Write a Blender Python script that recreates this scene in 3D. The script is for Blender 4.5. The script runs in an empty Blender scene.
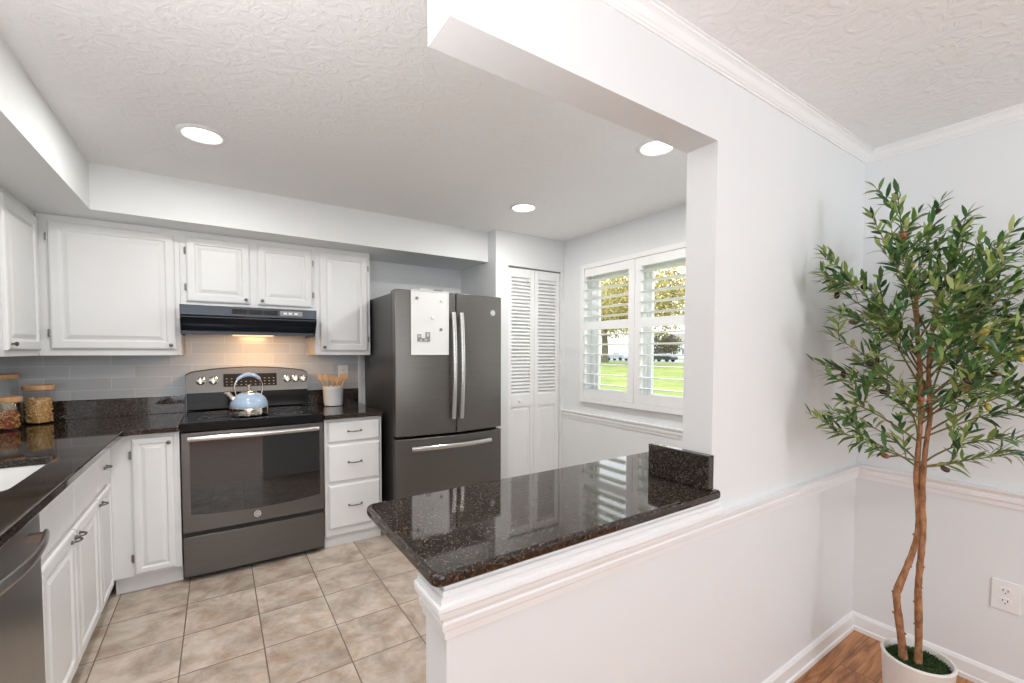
import bpy, bmesh, math, random
from mathutils import Vector, Matrix
from math import sin, cos, pi, radians

C = bpy.context.scene.collection
SC = bpy.context.scene
random.seed(7)

# ------------------------------------------------------------------ camera
cam_d = bpy.data.cameras.new('camera')
cam = bpy.data.objects.new('camera', cam_d)
C.objects.link(cam)
YAW, PITCH, ROLL, CAMZ = 0.58864, -0.03739, 0.0027, 1.3397
Fv = Vector((sin(YAW) * cos(PITCH), cos(YAW) * cos(PITCH), sin(PITCH)))
R0 = Vector((cos(YAW), -sin(YAW), 0))
U0 = R0.cross(Fv)
Rv = R0 * cos(ROLL) + U0 * sin(ROLL)
Uv = U0 * cos(ROLL) - R0 * sin(ROLL)
mw = Matrix((Rv, Uv, -Fv)).transposed().to_4x4()
mw.translation = Vector((0, 0, CAMZ))
cam.matrix_world = mw
cam_d.sensor_width = 36.0
cam_d.sensor_fit = 'HORIZONTAL'
cam_d.lens = 440.9 / 1024 * 36
cam_d.shift_y = 26.2 / 1024
cam_d.clip_start = 0.03
cam_d.clip_end = 400
SC.camera = cam

# ------------------------------------------------------------------ view and world
SC.view_settings.view_transform = 'Standard'
SC.view_settings.look = 'None'
SC.view_settings.gamma = 1.0
SC.view_settings.exposure = 0.0
SC.view_settings.use_curve_mapping = False
SC.cycles.max_bounces = 10
SC.cycles.diffuse_bounces = 6
SC.cycles.transparent_max_bounces = 32
SC.cycles.sample_clamp_indirect = 6.0
SC.cycles.caustics_reflective = False
SC.cycles.caustics_refractive = False

world = bpy.data.worlds.new('world')
SC.world = world
world.use_nodes = True
wn = world.node_tree.nodes
wn['Background'].inputs[0].default_value = (0.93, 0.965, 1.0, 1)
wn['Background'].inputs[1].default_value = 3.0

# ------------------------------------------------------------------ lights
def area(name, loc, direction, sx, sy, power, col=(1, 1, 1), shape='RECTANGLE', spread=None):
    l = bpy.data.lights.new(name, 'AREA')
    l.shape = shape
    l.size = sx
    if shape in ('RECTANGLE', 'ELLIPSE'):
        l.size_y = sy
    l.energy = power
    l.color = col
    if spread:
        l.spread = spread
    o = bpy.data.objects.new(name, l)
    C.objects.link(o)
    o.location = loc
    o.rotation_euler = Vector(direction).to_track_quat('-Z', 'Y').to_euler()
    return o

# daylight entering by the dining-room window behind the camera
area('dining_window_daylight', (0.2, -2.95, 1.35), (0.1, 1, 0.0), 2.6, 1.9, 8, (0.95, 0.98, 1.0))
# unseen up-facing fill lamps, added to brighten the kitchen and dining ceilings
area('ceiling_fill', (-0.40, 0.55, 1.45), (0.0, 0.0, 1.0), 0.6, 0.6, 23, (0.97, 0.985, 1.0))
area('ceiling_fill', (0.6, -1.6, 1.4), (0.10, 0.0, 1.0), 1.2, 1.0, 6, (0.90, 0.97, 1.0))
# hanging lamp of the dining room, just behind the frame
lp = bpy.data.lights.new('dining_lamp_light', 'POINT')
lp.energy = 25
lp.shadow_soft_size = 0.045
lp.color = (0.89, 0.96, 1.0)
lo = bpy.data.objects.new('dining_lamp_light', lp)
C.objects.link(lo)
lo.location = (1.62, -1.0, 2.0)
sun_d = bpy.data.lights.new('sun', 'SUN')
sun_d.energy = 2.2
sun_d.angle = radians(3)
sun = bpy.data.objects.new('sun', sun_d)
C.objects.link(sun)
sun.rotation_euler = Vector((0.75, 0.35, -0.7)).to_track_quat('-Z', 'Y').to_euler()

# ------------------------------------------------------------------ materials
def new_mat(name):
    m = bpy.data.materials.new(name)
    m.use_nodes = True
    nt = m.node_tree
    return m, nt, nt.nodes['Principled BSDF']

def N(nt, typ, **kw):
    n = nt.nodes.new(typ)
    for k, v in kw.items():
        if k.startswith('i_'):
            key = k[2:]
            n.inputs[int(key) if key.isdigit() else key].default_value = v
        else:
            setattr(n, k, v)
    return n

def c4(c):
    return (c[0], c[1], c[2], 1)

def ramp(nt, stops, src, interp='LINEAR'):
    r = N(nt, 'ShaderNodeValToRGB')
    r.color_ramp.interpolation = interp
    els = r.color_ramp.elements
    while len(els) < len(stops):
        els.new(0.5)
    for e, (p, c) in zip(els, stops):
        e.position = p
        e.color = c4(c)
    nt.links.new(src, r.inputs[0])
    return r.outputs[0]

def coords(nt, kind='Object', scale=(1, 1, 1), loc=(0, 0, 0), rot=(0, 0, 0)):
    t = N(nt, 'ShaderNodeTexCoord')
    mp = N(nt, 'ShaderNodeMapping')
    mp.inputs['Scale'].default_value = scale
    mp.inputs['Location'].default_value = loc
    mp.inputs['Rotation'].default_value = rot
    nt.links.new(t.outputs[kind], mp.inputs[0])
    return mp.outputs[0]

def bump(nt, b, src, strength=0.1, dist=0.002):
    n = N(nt, 'ShaderNodeBump')
    n.inputs['Strength'].default_value = strength
    n.inputs['Distance'].default_value = dist
    nt.links.new(src, n.inputs['Height'])
    nt.links.new(n.outputs[0], b.inputs['Normal'])

def simple(name, col, rough=0.5, metal=0.0, var=0.04, nscale=6.0, bmp=0.0, bscale=60, coat=0.0, spec=0.5, bdist=0.001, stretch=(1, 1, 1)):
    """principled surface whose colour wavers a little with a noise of its own"""
    m, nt, b = new_mat(name)
    b.inputs['Metallic'].default_value = metal
    b.inputs['Roughness'].default_value = rough
    b.inputs['Coat Weight'].default_value = coat
    b.inputs['Specular IOR Level'].default_value = spec
    co = coords(nt, 'Object', stretch)
    no = N(nt, 'ShaderNodeTexNoise', i_Scale=nscale, i_Detail=4.0)
    nt.links.new(co, no.inputs['Vector'])
    lo_ = [max(0, c * (1 - var)) for c in col]
    hi_ = [min(1, c * (1 + var)) for c in col]
    nt.links.new(ramp(nt, [(0.3, lo_), (0.7, hi_)], no.outputs[0]), b.inputs['Base Color'])
    if bmp:
        n2 = N(nt, 'ShaderNodeTexNoise', i_Scale=bscale, i_Detail=3.0)
        nt.links.new(co, n2.inputs['Vector'])
        bump(nt, b, n2.outputs[0], bmp, bdist)
    return m

def emit(name, col, strength):
    m, nt, b = new_mat(name)
    b.inputs['Base Color'].default_value = c4(col)
    b.inputs['Emission Color'].default_value = c4(col)
    b.inputs['Emission Strength'].default_value = strength
    return m

def glass(name, col=(1, 1, 1), rough=0.0):
    m, nt, b = new_mat(name)
    b.inputs['Base Color'].default_value = c4(col)
    b.inputs['Transmission Weight'].default_value = 1.0
    b.inputs['Roughness'].default_value = rough
    b.inputs['IOR'].default_value = 1.45
    out = nt.nodes['Material Output']
    tr = N(nt, 'ShaderNodeBsdfTransparent')
    mx = N(nt, 'ShaderNodeMixShader')
    fr = N(nt, 'ShaderNodeFresnel', i_IOR=1.45)
    gl = N(nt, 'ShaderNodeBsdfGlossy', i_Roughness=0.02)
    tr.inputs[0].default_value = c4(col)
    geo = N(nt, 'ShaderNodeNewGeometry')
    inv = N(nt, 'ShaderNodeMath', operation='SUBTRACT')
    inv.inputs[0].default_value = 1.0
    nt.links.new(geo.outputs['Backfacing'], inv.inputs[1])
    mu = N(nt, 'ShaderNodeMath', operation='MULTIPLY')
    nt.links.new(fr.outputs[0], mu.inputs[0])
    nt.links.new(inv.outputs[0], mu.inputs[1])
    nt.links.new(mu.outputs[0], mx.inputs[0])
    nt.links.new(tr.outputs[0], mx.inputs[1])
    nt.links.new(gl.outputs[0], mx.inputs[2])
    nt.links.new(mx.outputs[0], out.inputs[0])
    return m

M = {}
M['wall'] = simple('wall_paint', (0.76, 0.778, 0.79), 0.6, var=0.012, nscale=1.2, bmp=0.04, bscale=120)
M['trim'] = simple('trim_paint', (0.84, 0.845, 0.855), 0.35, var=0.01)
M['cab'] = simple('cabinet_paint', (0.77, 0.775, 0.78), 0.34, var=0.015, nscale=5, bmp=0.03, bscale=30)
M['shutter'] = simple('shutter_paint', (0.84, 0.845, 0.85), 0.4, var=0.01)
M['slate'] = simple('slate_steel', (0.155, 0.146, 0.137), 0.34, 0.8, var=0.05, nscale=3, stretch=(1, 1, 40))
M['slate_side'] = simple('slate_side_panel', (0.05, 0.05, 0.05), 0.35, 0.3, var=0.05, nscale=4, bmp=0.05, bscale=200)
M['steel'] = simple('brushed_steel', (0.62, 0.61, 0.60), 0.22, 1.0, var=0.05, stretch=(1, 1, 30))
M['dwsteel'] = simple('dishwasher_steel', (0.36, 0.355, 0.35), 0.28, 1.0, var=0.05, stretch=(30, 1, 1))
M['chrome'] = simple('polished_chrome', (0.80, 0.76, 0.70), 0.08, 1.0, var=0.02)
M['black'] = simple('black_enamel', (0.010, 0.010, 0.011), 0.12, var=0.2, coat=0.0, spec=0.18)
M['blackglass'] = simple('black_ceramic_glass', (0.006, 0.006, 0.008), 0.03, var=0.2, coat=1.0)
M['hood'] = simple('hood_enamel', (0.04, 0.047, 0.058), 0.22, 0.45, var=0.1, coat=0.0)
M['pull'] = simple('dark_pewter', (0.17, 0.165, 0.16), 0.3, 0.9, var=0.1, nscale=30)
M['hinge'] = simple('antique_hinge', (0.28, 0.27, 0.26), 0.35, 0.9, var=0.1, nscale=30)
M['wood_lid'] = simple('bamboo_lid', (0.66, 0.38, 0.19), 0.5, var=0.15, nscale=8, stretch=(1, 10, 1))
M['utensil'] = simple('utensil_wood', (0.60, 0.36, 0.17), 0.5, var=0.2, nscale=12, stretch=(4, 4, 1))
M['crock'] = simple('white_stoneware', (0.74, 0.76, 0.78), 0.3, var=0.03)
M['kettle'] = simple('pale_blue_enamel', (0.38, 0.51, 0.67), 0.16, var=0.04, coat=0.6)
M['sink'] = simple('sink_enamel', (0.80, 0.80, 0.79), 0.2, var=0.02)
M['pot'] = simple('pot_ceramic', (0.72, 0.70, 0.67), 0.5, var=0.03, bmp=0.05)
M['plastic'] = simple('white_plastic', (0.82, 0.82, 0.82), 0.35, var=0.01)
M['dark'] = simple('dark_gap', (0.02, 0.02, 0.02), 0.7, var=0.1)
M['board'] = simple('whiteboard_surface', (0.80, 0.80, 0.80), 0.25, var=0.02)
M['grey'] = simple('grey_plastic', (0.25, 0.25, 0.26), 0.4, var=0.05)
M['display'] = simple('control_glass', (0.016, 0.013, 0.011), 0.3, var=0.2, spec=0.15)
M['print'] = simple('printed_marks', (0.62, 0.60, 0.56), 0.5, var=0.05)
M['lamp'] = emit('led_lens', (1.0, 0.985, 0.96), 9.0)
M['hoodlamp'] = emit('hood_lens', (1.0, 0.66, 0.36), 1.3)
M['clear'] = glass('clear_glass')
M['pane'] = glass('window_glass', (0.97, 0.98, 0.98))

def ceiling_mat():
    m, nt, b = new_mat('stomped_ceiling')
    b.inputs['Base Color'].default_value = (0.86, 0.86, 0.865, 1)
    b.inputs['Roughness'].default_value = 0.75
    co = coords(nt)
    n1 = N(nt, 'ShaderNodeTexNoise', i_Scale=14.0, i_Detail=5.0, i_Distortion=2.2)
    nt.links.new(co, n1.inputs['Vector'])
    r = ramp(nt, [(0.42, (0, 0, 0)), (0.58, (1, 1, 1))], n1.outputs[0])
    bump(nt, b, r, 0.33, 0.005)
    return m
M['ceiling'] = ceiling_mat()

def tile_floor_mat():
    m, nt, b = new_mat('travertine_floor_tile')
    S = 0.3085
    co = coords(nt, 'Object', (1 / S, 1 / S, 1), (0.157 / S + 20, -3.152 / S + 20, 0))
    fl = N(nt, 'ShaderNodeVectorMath', operation='FLOOR')
    fr = N(nt, 'ShaderNodeVectorMath', operation='FRACTION')
    nt.links.new(co, fl.inputs[0])
    nt.links.new(co, fr.inputs[0])
    wnz = N(nt, 'ShaderNodeTexWhiteNoise', noise_dimensions='2D')
    nt.links.new(fl.outputs[0], wnz.inputs['Vector'])
    ad = N(nt, 'ShaderNodeVectorMath', operation='MULTIPLY_ADD')
    ad.inputs[1].default_value = (9, 9, 9)
    nt.links.new(wnz.outputs['Color'], ad.inputs[0])
    nt.links.new(co, ad.inputs[2])
    n1 = N(nt, 'ShaderNodeTexNoise', i_Scale=1.7, i_Detail=7.0, i_Roughness=0.62, i_Distortion=0.5)
    nt.links.new(ad.outputs[0], n1.inputs['Vector'])
    n2 = N(nt, 'ShaderNodeTexNoise', i_Scale=3.2, i_Detail=6.0, i_Roughness=0.65)
    nt.links.new(ad.outputs[0], n2.inputs['Vector'])
    ca = ramp(nt, [(0.33, (0.22, 0.17, 0.13)), (0.46, (0.39, 0.315, 0.25)), (0.56, (0.55, 0.465, 0.385)), (0.75, (0.68, 0.60, 0.51))], n1.outputs[0])
    cb = ramp(nt, [(0.36, (0.46, 0.29, 0.19)), (0.58, (0.66, 0.61, 0.55))], n2.outputs[0])
    mx = N(nt, 'ShaderNodeMix', data_type='RGBA')
    mx.inputs[0].default_value = 0.35
    nt.links.new(ca, mx.inputs[6])
    nt.links.new(cb, mx.inputs[7])
    # per-tile tone
    hv = N(nt, 'ShaderNodeHueSaturation')
    mr = N(nt, 'ShaderNodeMapRange')
    mr.inputs[3].default_value = 0.93
    mr.inputs[4].default_value = 1.07
    nt.links.new(wnz.outputs['Value'], mr.inputs[0])
    nt.links.new(mr.outputs[0], hv.inputs['Value'])
    nt.links.new(mx.outputs[2], hv.inputs['Color'])
    # grout mask
    sp = N(nt, 'ShaderNodeSeparateXYZ')
    nt.links.new(fr.outputs[0], sp.inputs[0])
    masks = []
    for ax in (0, 1):
        s1 = N(nt, 'ShaderNodeMath', operation='SUBTRACT')
        s1.inputs[1].default_value = 0.5
        nt.links.new(sp.outputs[ax], s1.inputs[0])
        s2 = N(nt, 'ShaderNodeMath', operation='ABSOLUTE')
        nt.links.new(s1.outputs[0], s2.inputs[0])
        s3 = N(nt, 'ShaderNodeMath', operation='GREATER_THAN')
        s3.inputs[1].default_value = 0.5 - 0.0085
        nt.links.new(s2.outputs[0], s3.inputs[0])
        masks.append(s3.outputs[0])
    mm = N(nt, 'ShaderNodeMath', operation='MAXIMUM')
    nt.links.new(masks[0], mm.inputs[0])
    nt.links.new(masks[1], mm.inputs[1])
    m2 = N(nt, 'ShaderNodeMix', data_type='RGBA')
    nt.links.new(mm.outputs[0], m2.inputs[0])
    nt.links.new(hv.outputs[0], m2.inputs[6])
    m2.inputs[7].default_value = (0.17, 0.135, 0.105, 1)
    nt.links.new(m2.outputs[2], b.inputs['Base Color'])
    b.inputs['Roughness'].default_value = 0.38
    iv = N(nt, 'ShaderNodeMath', operation='MULTIPLY_ADD')
    iv.inputs[1].default_value = -1.0
    iv.inputs[2].default_value = 1.0
    nt.links.new(mm.outputs[0], iv.inputs[0])
    ad2 = N(nt, 'ShaderNodeMath', operation='MULTIPLY_ADD')
    ad2.inputs[1].default_value = 0.15
    nt.links.new(n1.outputs[0], ad2.inputs[0])
    nt.links.new(iv.outputs[0], ad2.inputs[2])
    bump(nt, b, ad2.outputs[0], 0.35, 0.003)
    return m
M['tile'] = tile_floor_mat()

def wood_floor_mat():
    m, nt, b = new_mat('laminate_plank_floor')
    co = coords(nt, 'Object')
    br = N(nt, 'ShaderNodeTexBrick', offset=0.37)
    br.inputs['Scale'].default_value = 1.0
    br.inputs['Brick Width'].default_value = 1.1
    br.inputs['Row Height'].default_value = 0.125
    br.inputs['Mortar Size'].default_value = 0.0012
    br.inputs['Color1'].default_value = (0.1, 0.1, 0.1, 1)
    br.inputs['Color2'].default_value = (0.9, 0.9, 0.9, 1)
    br.inputs['Mortar'].default_value = (0, 0, 0, 1)
    nt.links.new(co, br.inputs['Vector'])
    st = N(nt, 'ShaderNodeMapping')
    st.inputs['Scale'].default_value = (1.3, 14, 1)
    nt.links.new(co, st.inputs[0])
    ad = N(nt, 'ShaderNodeVectorMath', operation='MULTIPLY_ADD')
    ad.inputs[1].default_value = (7, 7, 7)
    nt.links.new(br.outputs['Color'], ad.inputs[0])
    nt.links.new(st.outputs[0], ad.inputs[2])
    n1 = N(nt, 'ShaderNodeTexNoise', i_Scale=2.2, i_Detail=8.0, i_Roughness=0.6, i_Distortion=1.4)
    nt.links.new(ad.outputs[0], n1.inputs['Vector'])
    col = ramp(nt, [(0.30, (0.16, 0.055, 0.02)), (0.45, (0.36, 0.145, 0.055)), (0.60, (0.52, 0.235, 0.095)), (0.8, (0.62, 0.32, 0.14))], n1.outputs[0])
    mx = N(nt, 'ShaderNodeMix', data_type='RGBA')
    nt.links.new(br.outputs['Fac'], mx.inputs[0])
    nt.links.new(col, mx.inputs[6])
    mx.inputs[7].default_value = (0.06, 0.02, 0.01, 1)
    nt.links.new(mx.outputs[2], b.inputs['Base Color'])
    b.inputs['Roughness'].default_value = 0.3
    return m
M['wood'] = wood_floor_mat()

def granite_mat():
    m, nt, b = new_mat('dark_brown_granite')
    co = coords(nt)
    v = N(nt, 'ShaderNodeTexVoronoi', i_Scale=340.0, i_Randomness=1.0)
    nt.links.new(co, v.inputs['Vector'])
    v2 = N(nt, 'ShaderNodeTexVoronoi', i_Scale=170.0, i_Randomness=1.0)
    nt.links.new(co, v2.inputs['Vector'])
    s1 = N(nt, 'ShaderNodeSeparateColor')
    nt.links.new(v.outputs['Color'], s1.inputs[0])
    s2 = N(nt, 'ShaderNodeSeparateColor')
    nt.links.new(v2.outputs['Color'], s2.inputs[0])
    ca = ramp(nt, [(0.0, (0.005, 0.005, 0.006)), (0.50, (0.012, 0.010, 0.009)), (0.66, (0.040, 0.024, 0.014)), (0.84, (0.16, 0.085, 0.038)), (0.96, (0.22, 0.19, 0.165))], s1.outputs[0], 'CONSTANT')
    cb = ramp(nt, [(0.0, (0.006, 0.006, 0.007)), (0.6, (0.016, 0.012, 0.010)), (0.83, (0.06, 0.034, 0.018)), (0.96, (0.09, 0.09, 0.10))], s2.outputs[1], 'CONSTANT')
    mx = N(nt, 'ShaderNodeMix', data_type='RGBA')
    mx.inputs[0].default_value = 0.45
    nt.links.new(ca, mx.inputs[6])
    nt.links.new(cb, mx.inputs[7])
    nt.links.new(mx.outputs[2], b.inputs['Base Color'])
    b.inputs['Roughness'].default_value = 0.045
    b.inputs['IOR'].default_value = 1.58
    return m
M['granite'] = granite_mat()

def splash_mat():
    m, nt, b = new_mat('grey_glass_subway_tile')
    t = N(nt, 'ShaderNodeTexCoord')
    sp = N(nt, 'ShaderNodeSeparateXYZ')
    nt.links.new(t.outputs['Object'], sp.inputs[0])
    ad = N(nt, 'ShaderNodeMath', operation='ADD')
    nt.links.new(sp.outputs[0], ad.inputs[0])
    nt.links.new(sp.outputs[1], ad.inputs[1])
    cb = N(nt, 'ShaderNodeCombineXYZ')
    nt.links.new(ad.outputs[0], cb.inputs[0])
    nt.links.new(sp.outputs[2], cb.inputs[1])
    mp = N(nt, 'ShaderNodeMapping')
    mp.inputs['Location'].default_value = (0.05, -0.016, 0)
    nt.links.new(cb.outputs[0], mp.inputs[0])
    br = N(nt, 'ShaderNodeTexBrick', offset=0.37)
    br.inputs['Scale'].default_value = 1.0
    br.inputs['Brick Width'].default_value = 0.305
    br.inputs['Row Height'].default_value = 0.0765
    br.inputs['Mortar Size'].default_value = 0.0016
    br.inputs['Mortar Smooth'].default_value = 0.3
    br.inputs['Color1'].default_value = (0.44, 0.46, 0.485, 1)
    br.inputs['Color2'].default_value = (0.53, 0.55, 0.575, 1)
    br.inputs['Mortar'].default_value = (0.68, 0.68, 0.68, 1)
    nt.links.new(mp.outputs[0], br.inputs['Vector'])
    nt.links.new(br.outputs['Color'], b.inputs['Base Color'])
    b.inputs['Roughness'].default_value = 0.25
    b.inputs['Coat Weight'].default_value = 0.15
    bump(nt, b, br.outputs['Fac'], -0.4, 0.002)
    return m
M['splash'] = splash_mat()

def bark_mat(name, lo_, hi_, scale=18, bstr=0.6):
    m, nt, b = new_mat(name)
    co = coords(nt, 'Object', (1, 1, 0.45))
    n1 = N(nt, 'ShaderNodeTexNoise', i_Scale=float(scale), i_Detail=6.0, i_Roughness=0.65)
    nt.links.new(co, n1.inputs['Vector'])
    nt.links.new(ramp(nt, [(0.35, lo_), (0.65, hi_)], n1.outputs[0]), b.inputs['Base Color'])
    b.inputs['Roughness'].default_value = 0.75
    bump(nt, b, n1.outputs[0], bstr, 0.004)
    return m
M['bark'] = bark_mat('peeled_bark', (0.15, 0.06, 0.024), (0.42, 0.205, 0.095), 60)
M['twig'] = bark_mat('green_brown_twig', (0.10, 0.085, 0.03), (0.22, 0.18, 0.07), 60, 0.2)
M['outbark'] = bark_mat('grey_bark', (0.07, 0.06, 0.04), (0.22, 0.20, 0.13), 6)

def leaf_mat(name, stops, rough=0.4, trans=0.0):
    m, nt, b = new_mat(name)
    g = N(nt, 'ShaderNodeNewGeometry')
    nt.links.new(ramp(nt, stops, g.outputs['Random Per Island']), b.inputs['Base Color'])
    b.inputs['Roughness'].default_value = rough
    if trans:
        tl = N(nt, 'ShaderNodeBsdfTranslucent')
        nt.links.new(ramp(nt, stops, g.outputs['Random Per Island']), tl.inputs[0])
        mx = N(nt, 'ShaderNodeMixShader')
        mx.inputs[0].default_value = trans
        nt.links.new(b.outputs[0], mx.inputs[1])
        nt.links.new(tl.outputs[0], mx.inputs[2])
        nt.links.new(mx.outputs[0], nt.nodes['Material Output'].inputs[0])
    return m
M['leaf'] = leaf_mat('olive_leaves', [(0.0, (0.03, 0.085, 0.03)), (0.3, (0.06, 0.15, 0.05)), (0.58, (0.14, 0.26, 0.065)), (0.8, (0.27, 0.37, 0.09)), (1.0, (0.46, 0.48, 0.20))], 0.36, 0.2)
M['blossom'] = leaf_mat('yellow_spring_leaves', [(0.0, (0.16, 0.14, 0.05)), (0.35, (0.36, 0.30, 0.10)), (0.7, (0.55, 0.45, 0.17)), (1.0, (0.75, 0.66, 0.34))], 0.7, 0.4)
M['shrubleaf'] = leaf_mat('olive_shrub_leaves', [(0.0, (0.03, 0.035, 0.015)), (0.6, (0.10, 0.09, 0.04)), (1.0, (0.2, 0.16, 0.08))], 0.7, 0.2)
M['moss'] = leaf_mat('dark_moss', [(0.0, (0.012, 0.035, 0.008)), (0.6, (0.03, 0.075, 0.015)), (1.0, (0.07, 0.12, 0.03))], 0.8)
M['olive_dark'] = simple('ripe_olive', (0.045, 0.02, 0.018), 0.25, var=0.3, nscale=40)
M['olive_red'] = simple('reddish_olive', (0.22, 0.07, 0.03), 0.28, var=0.35, nscale=40)
M['olive_green'] = simple('green_olive', (0.34, 0.29, 0.05), 0.3, var=0.2, nscale=40)
M['pasta'] = leaf_mat('dry_pasta', [(0.0, (0.42, 0.22, 0.06)), (0.5, (0.68, 0.43, 0.16)), (1.0, (0.80, 0.62, 0.34))], 0.6)
M['mixfood'] = leaf_mat('mixed_dry_food', [(0.0, (0.20, 0.03, 0.035)), (0.3, (0.33, 0.06, 0.05)), (0.55, (0.50, 0.18, 0.05)), (0.8, (0.62, 0.45, 0.12)), (1.0, (0.10, 0.06, 0.05))], 0.6)
M['cereal'] = leaf_mat('pale_dry_food', [(0.0, (0.5, 0.42, 0.33)), (1.0, (0.78, 0.72, 0.62))], 0.6)

def grass_mat():
    m, nt, b = new_mat('lawn_grass')
    co = coords(nt)
    n1 = N(nt, 'ShaderNodeTexNoise', i_Scale=0.55, i_Detail=8.0, i_Roughness=0.7)
    nt.links.new(co, n1.inputs['Vector'])
    nt.links.new(ramp(nt, [(0.3, (0.11, 0.17, 0.03)), (0.52, (0.22, 0.27, 0.05)), (0.72, (0.36, 0.33, 0.09))], n1.outputs[0]), b.inputs['Base Color'])
    b.inputs['Roughness'].default_value = 0.9
    return m
M['grass'] = grass_mat()
M['siding'] = simple('pale_siding', (0.75, 0.76, 0.78), 0.7, var=0.03)
M['roof'] = simple('grey_shingles', (0.22, 0.21, 0.21), 0.8, var=0.2, nscale=4)
M['asphalt'] = simple('asphalt', (0.3, 0.3, 0.31), 0.9, var=0.1, nscale=2)
M['carwhite'] = simple('silver_white_car_paint', (0.42, 0.47, 0.55), 0.25, 0.2, var=0.02, coat=0.6)
M['cardark'] = simple('dark_car_paint', (0.03, 0.04, 0.055), 0.25, 0.3, var=0.1, coat=0.6)
M['tire'] = simple('tyre_rubber', (0.02, 0.02, 0.02), 0.8, var=0.1)
M['carglass'] = simple('tinted_car_glass', (0.12, 0.15, 0.19), 0.06, var=0.1, coat=0.5)

# ------------------------------------------------------------------ object helpers
def obj(name, bm, m, parent=None, smooth=False, bevel=0.0, seg=2, label=None, loc=None, subsurf=0, weld=False):
    if weld:
        bmesh.ops.remove_doubles(bm, verts=bm.verts, dist=1e-5)
    bmesh.ops.recalc_face_normals(bm, faces=bm.faces)
    me = bpy.data.meshes.new(name)
    bm.to_mesh(me)
    bm.free()
    mats = m if isinstance(m, (list, tuple)) else [m]
    for x in mats:
        me.materials.append(x)
    if smooth:
        for p in me.polygons:
            p.use_smooth = True
        if smooth != 'all':
            try:
                me.set_sharp_from_angle(angle=radians(smooth if smooth is not True else 40))
            except Exception:
                pass
    o = bpy.data.objects.new(name, me)
    C.objects.link(o)
    if parent:
        o.parent = parent
    if loc:
        o.location = loc
    if bevel:
        md = o.modifiers.new('bevel', 'BEVEL')
        md.width = bevel
        md.segments = seg
        md.limit_method = 'ANGLE'
        md.angle_limit = radians(35)
        md.harden_normals = False
    if subsurf:
        md = o.modifiers.new('subsurf', 'SUBSURF')
        md.levels = subsurf
        md.render_levels = subsurf
    if label:
        o['label'] = label
    return o

def thing(name, label, cat, loc=(0, 0, 0), rotz=0.0, group=None):
    o = bpy.data.objects.new(name, None)
    C.objects.link(o)
    o.empty_display_size = 0.05
    o.location = loc
    o.rotation_euler = (0, 0, rotz)
    o['label'] = label
    o['category'] = cat
    if group:
        o['group'] = group
    return o

def tag(o, label, cat, group=None, kind=None):
    if label:
        o['label'] = label
    if cat:
        o['category'] = cat
    if group:
        o['group'] = group
    if kind:
        o['kind'] = kind
    return o

def struct(name, bm, m, parent=None, label=None, **kw):
    o = obj(name, bm, m, parent, **kw)
    if not parent:
        o['kind'] = 'structure'
    if label:
        o['label'] = label
    return o

def copy_tree(o, parent=None):
    c = o.copy()
    C.objects.link(c)
    if parent is not None:
        c.parent = parent
    for ch in list(o.children):
        copy_tree(ch, c)
    return c

def B():
    return bmesh.new()

def box(bm, x0, x1, y0, y1, z0, z1, mi=0):
    vs = [bm.verts.new(p) for p in ((x0, y0, z0), (x1, y0, z0), (x1, y1, z0), (x0, y1, z0), (x0, y0, z1), (x1, y0, z1), (x1, y1, z1), (x0, y1, z1))]
    for f in ((0, 3, 2, 1), (4, 5, 6, 7), (0, 1, 5, 4), (1, 2, 6, 5), (2, 3, 7, 6), (3, 0, 4, 7)):
        fc = bm.faces.new([vs[i] for i in f])
        fc.material_index = mi
    return bm

def boxes(*bs):
    bm = B()
    for b in bs:
        box(bm, *b)
    return bm

def tube(bm, pts, rad, n=8, caps=True, mi=0, flat=None):
    """swept round tube through pts; rad number or list; flat=(sx, sy) squashes the section"""
    pts = [Vector(p) for p in pts]
    if not isinstance(rad, (list, tuple)):
        rad = [rad] * len(pts)
    t0 = (pts[1] - pts[0]).normalized()
    ref = Vector((0, 0, 1)) if abs(t0.z) < 0.9 else Vector((1, 0, 0))
    u = t0.cross(ref).normalized()
    rings = []
    for i, p in enumerate(pts):
        if i == 0:
            t = pts[1] - pts[0]
        elif i == len(pts) - 1:
            t = pts[-1] - pts[-2]
        else:
            t = (pts[i + 1] - pts[i - 1])
        t.normalize()
        u = (u - t * u.dot(t)).normalized()
        v = t.cross(u)
        fx, fy = flat if flat else (1, 1)
        rings.append([bm.verts.new(p + (u * cos(2 * pi * k / n) * fx + v * sin(2 * pi * k / n) * fy) * rad[i]) for k in range(n)])
    for a, b_ in zip(rings, rings[1:]):
        for k in range(n):
            f = bm.faces.new((a[k], a[(k + 1) % n], b_[(k + 1) % n], b_[k]))
            f.material_index = mi
    if caps:
        for r in (rings[0][::-1], rings[-1]):
            f = bm.faces.new(r)
            f.material_index = mi
    return bm

def lathe(bm, prof, n=32, cx=0, cy=0, mi=0, closed=False):
    """prof: list of (r, z)"""
    rings = []
    for r, z in prof:
        if r < 1e-6:
            rings.append([bm.verts.new((cx, cy, z))])
        else:
            rings.append([bm.verts.new((cx + r * cos(2 * pi * k / n), cy + r * sin(2 * pi * k / n), z)) for k in range(n)])
    pr = list(zip(rings, rings[1:]))
    if closed:
        pr.append((rings[-1], rings[0]))
    for a, b_ in pr:
        for k in range(n):
            k2 = (k + 1) % n
            if len(a) == 1 and len(b_) == 1:
                continue
            if len(a) == 1:
                f = bm.faces.new((a[0], b_[k2], b_[k]))
            elif len(b_) == 1:
                f = bm.faces.new((a[k], a[k2], b_[0]))
            else:
                f = bm.faces.new((a[k], a[k2], b_[k2], b_[k]))
            f.material_index = mi
    return bm

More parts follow.
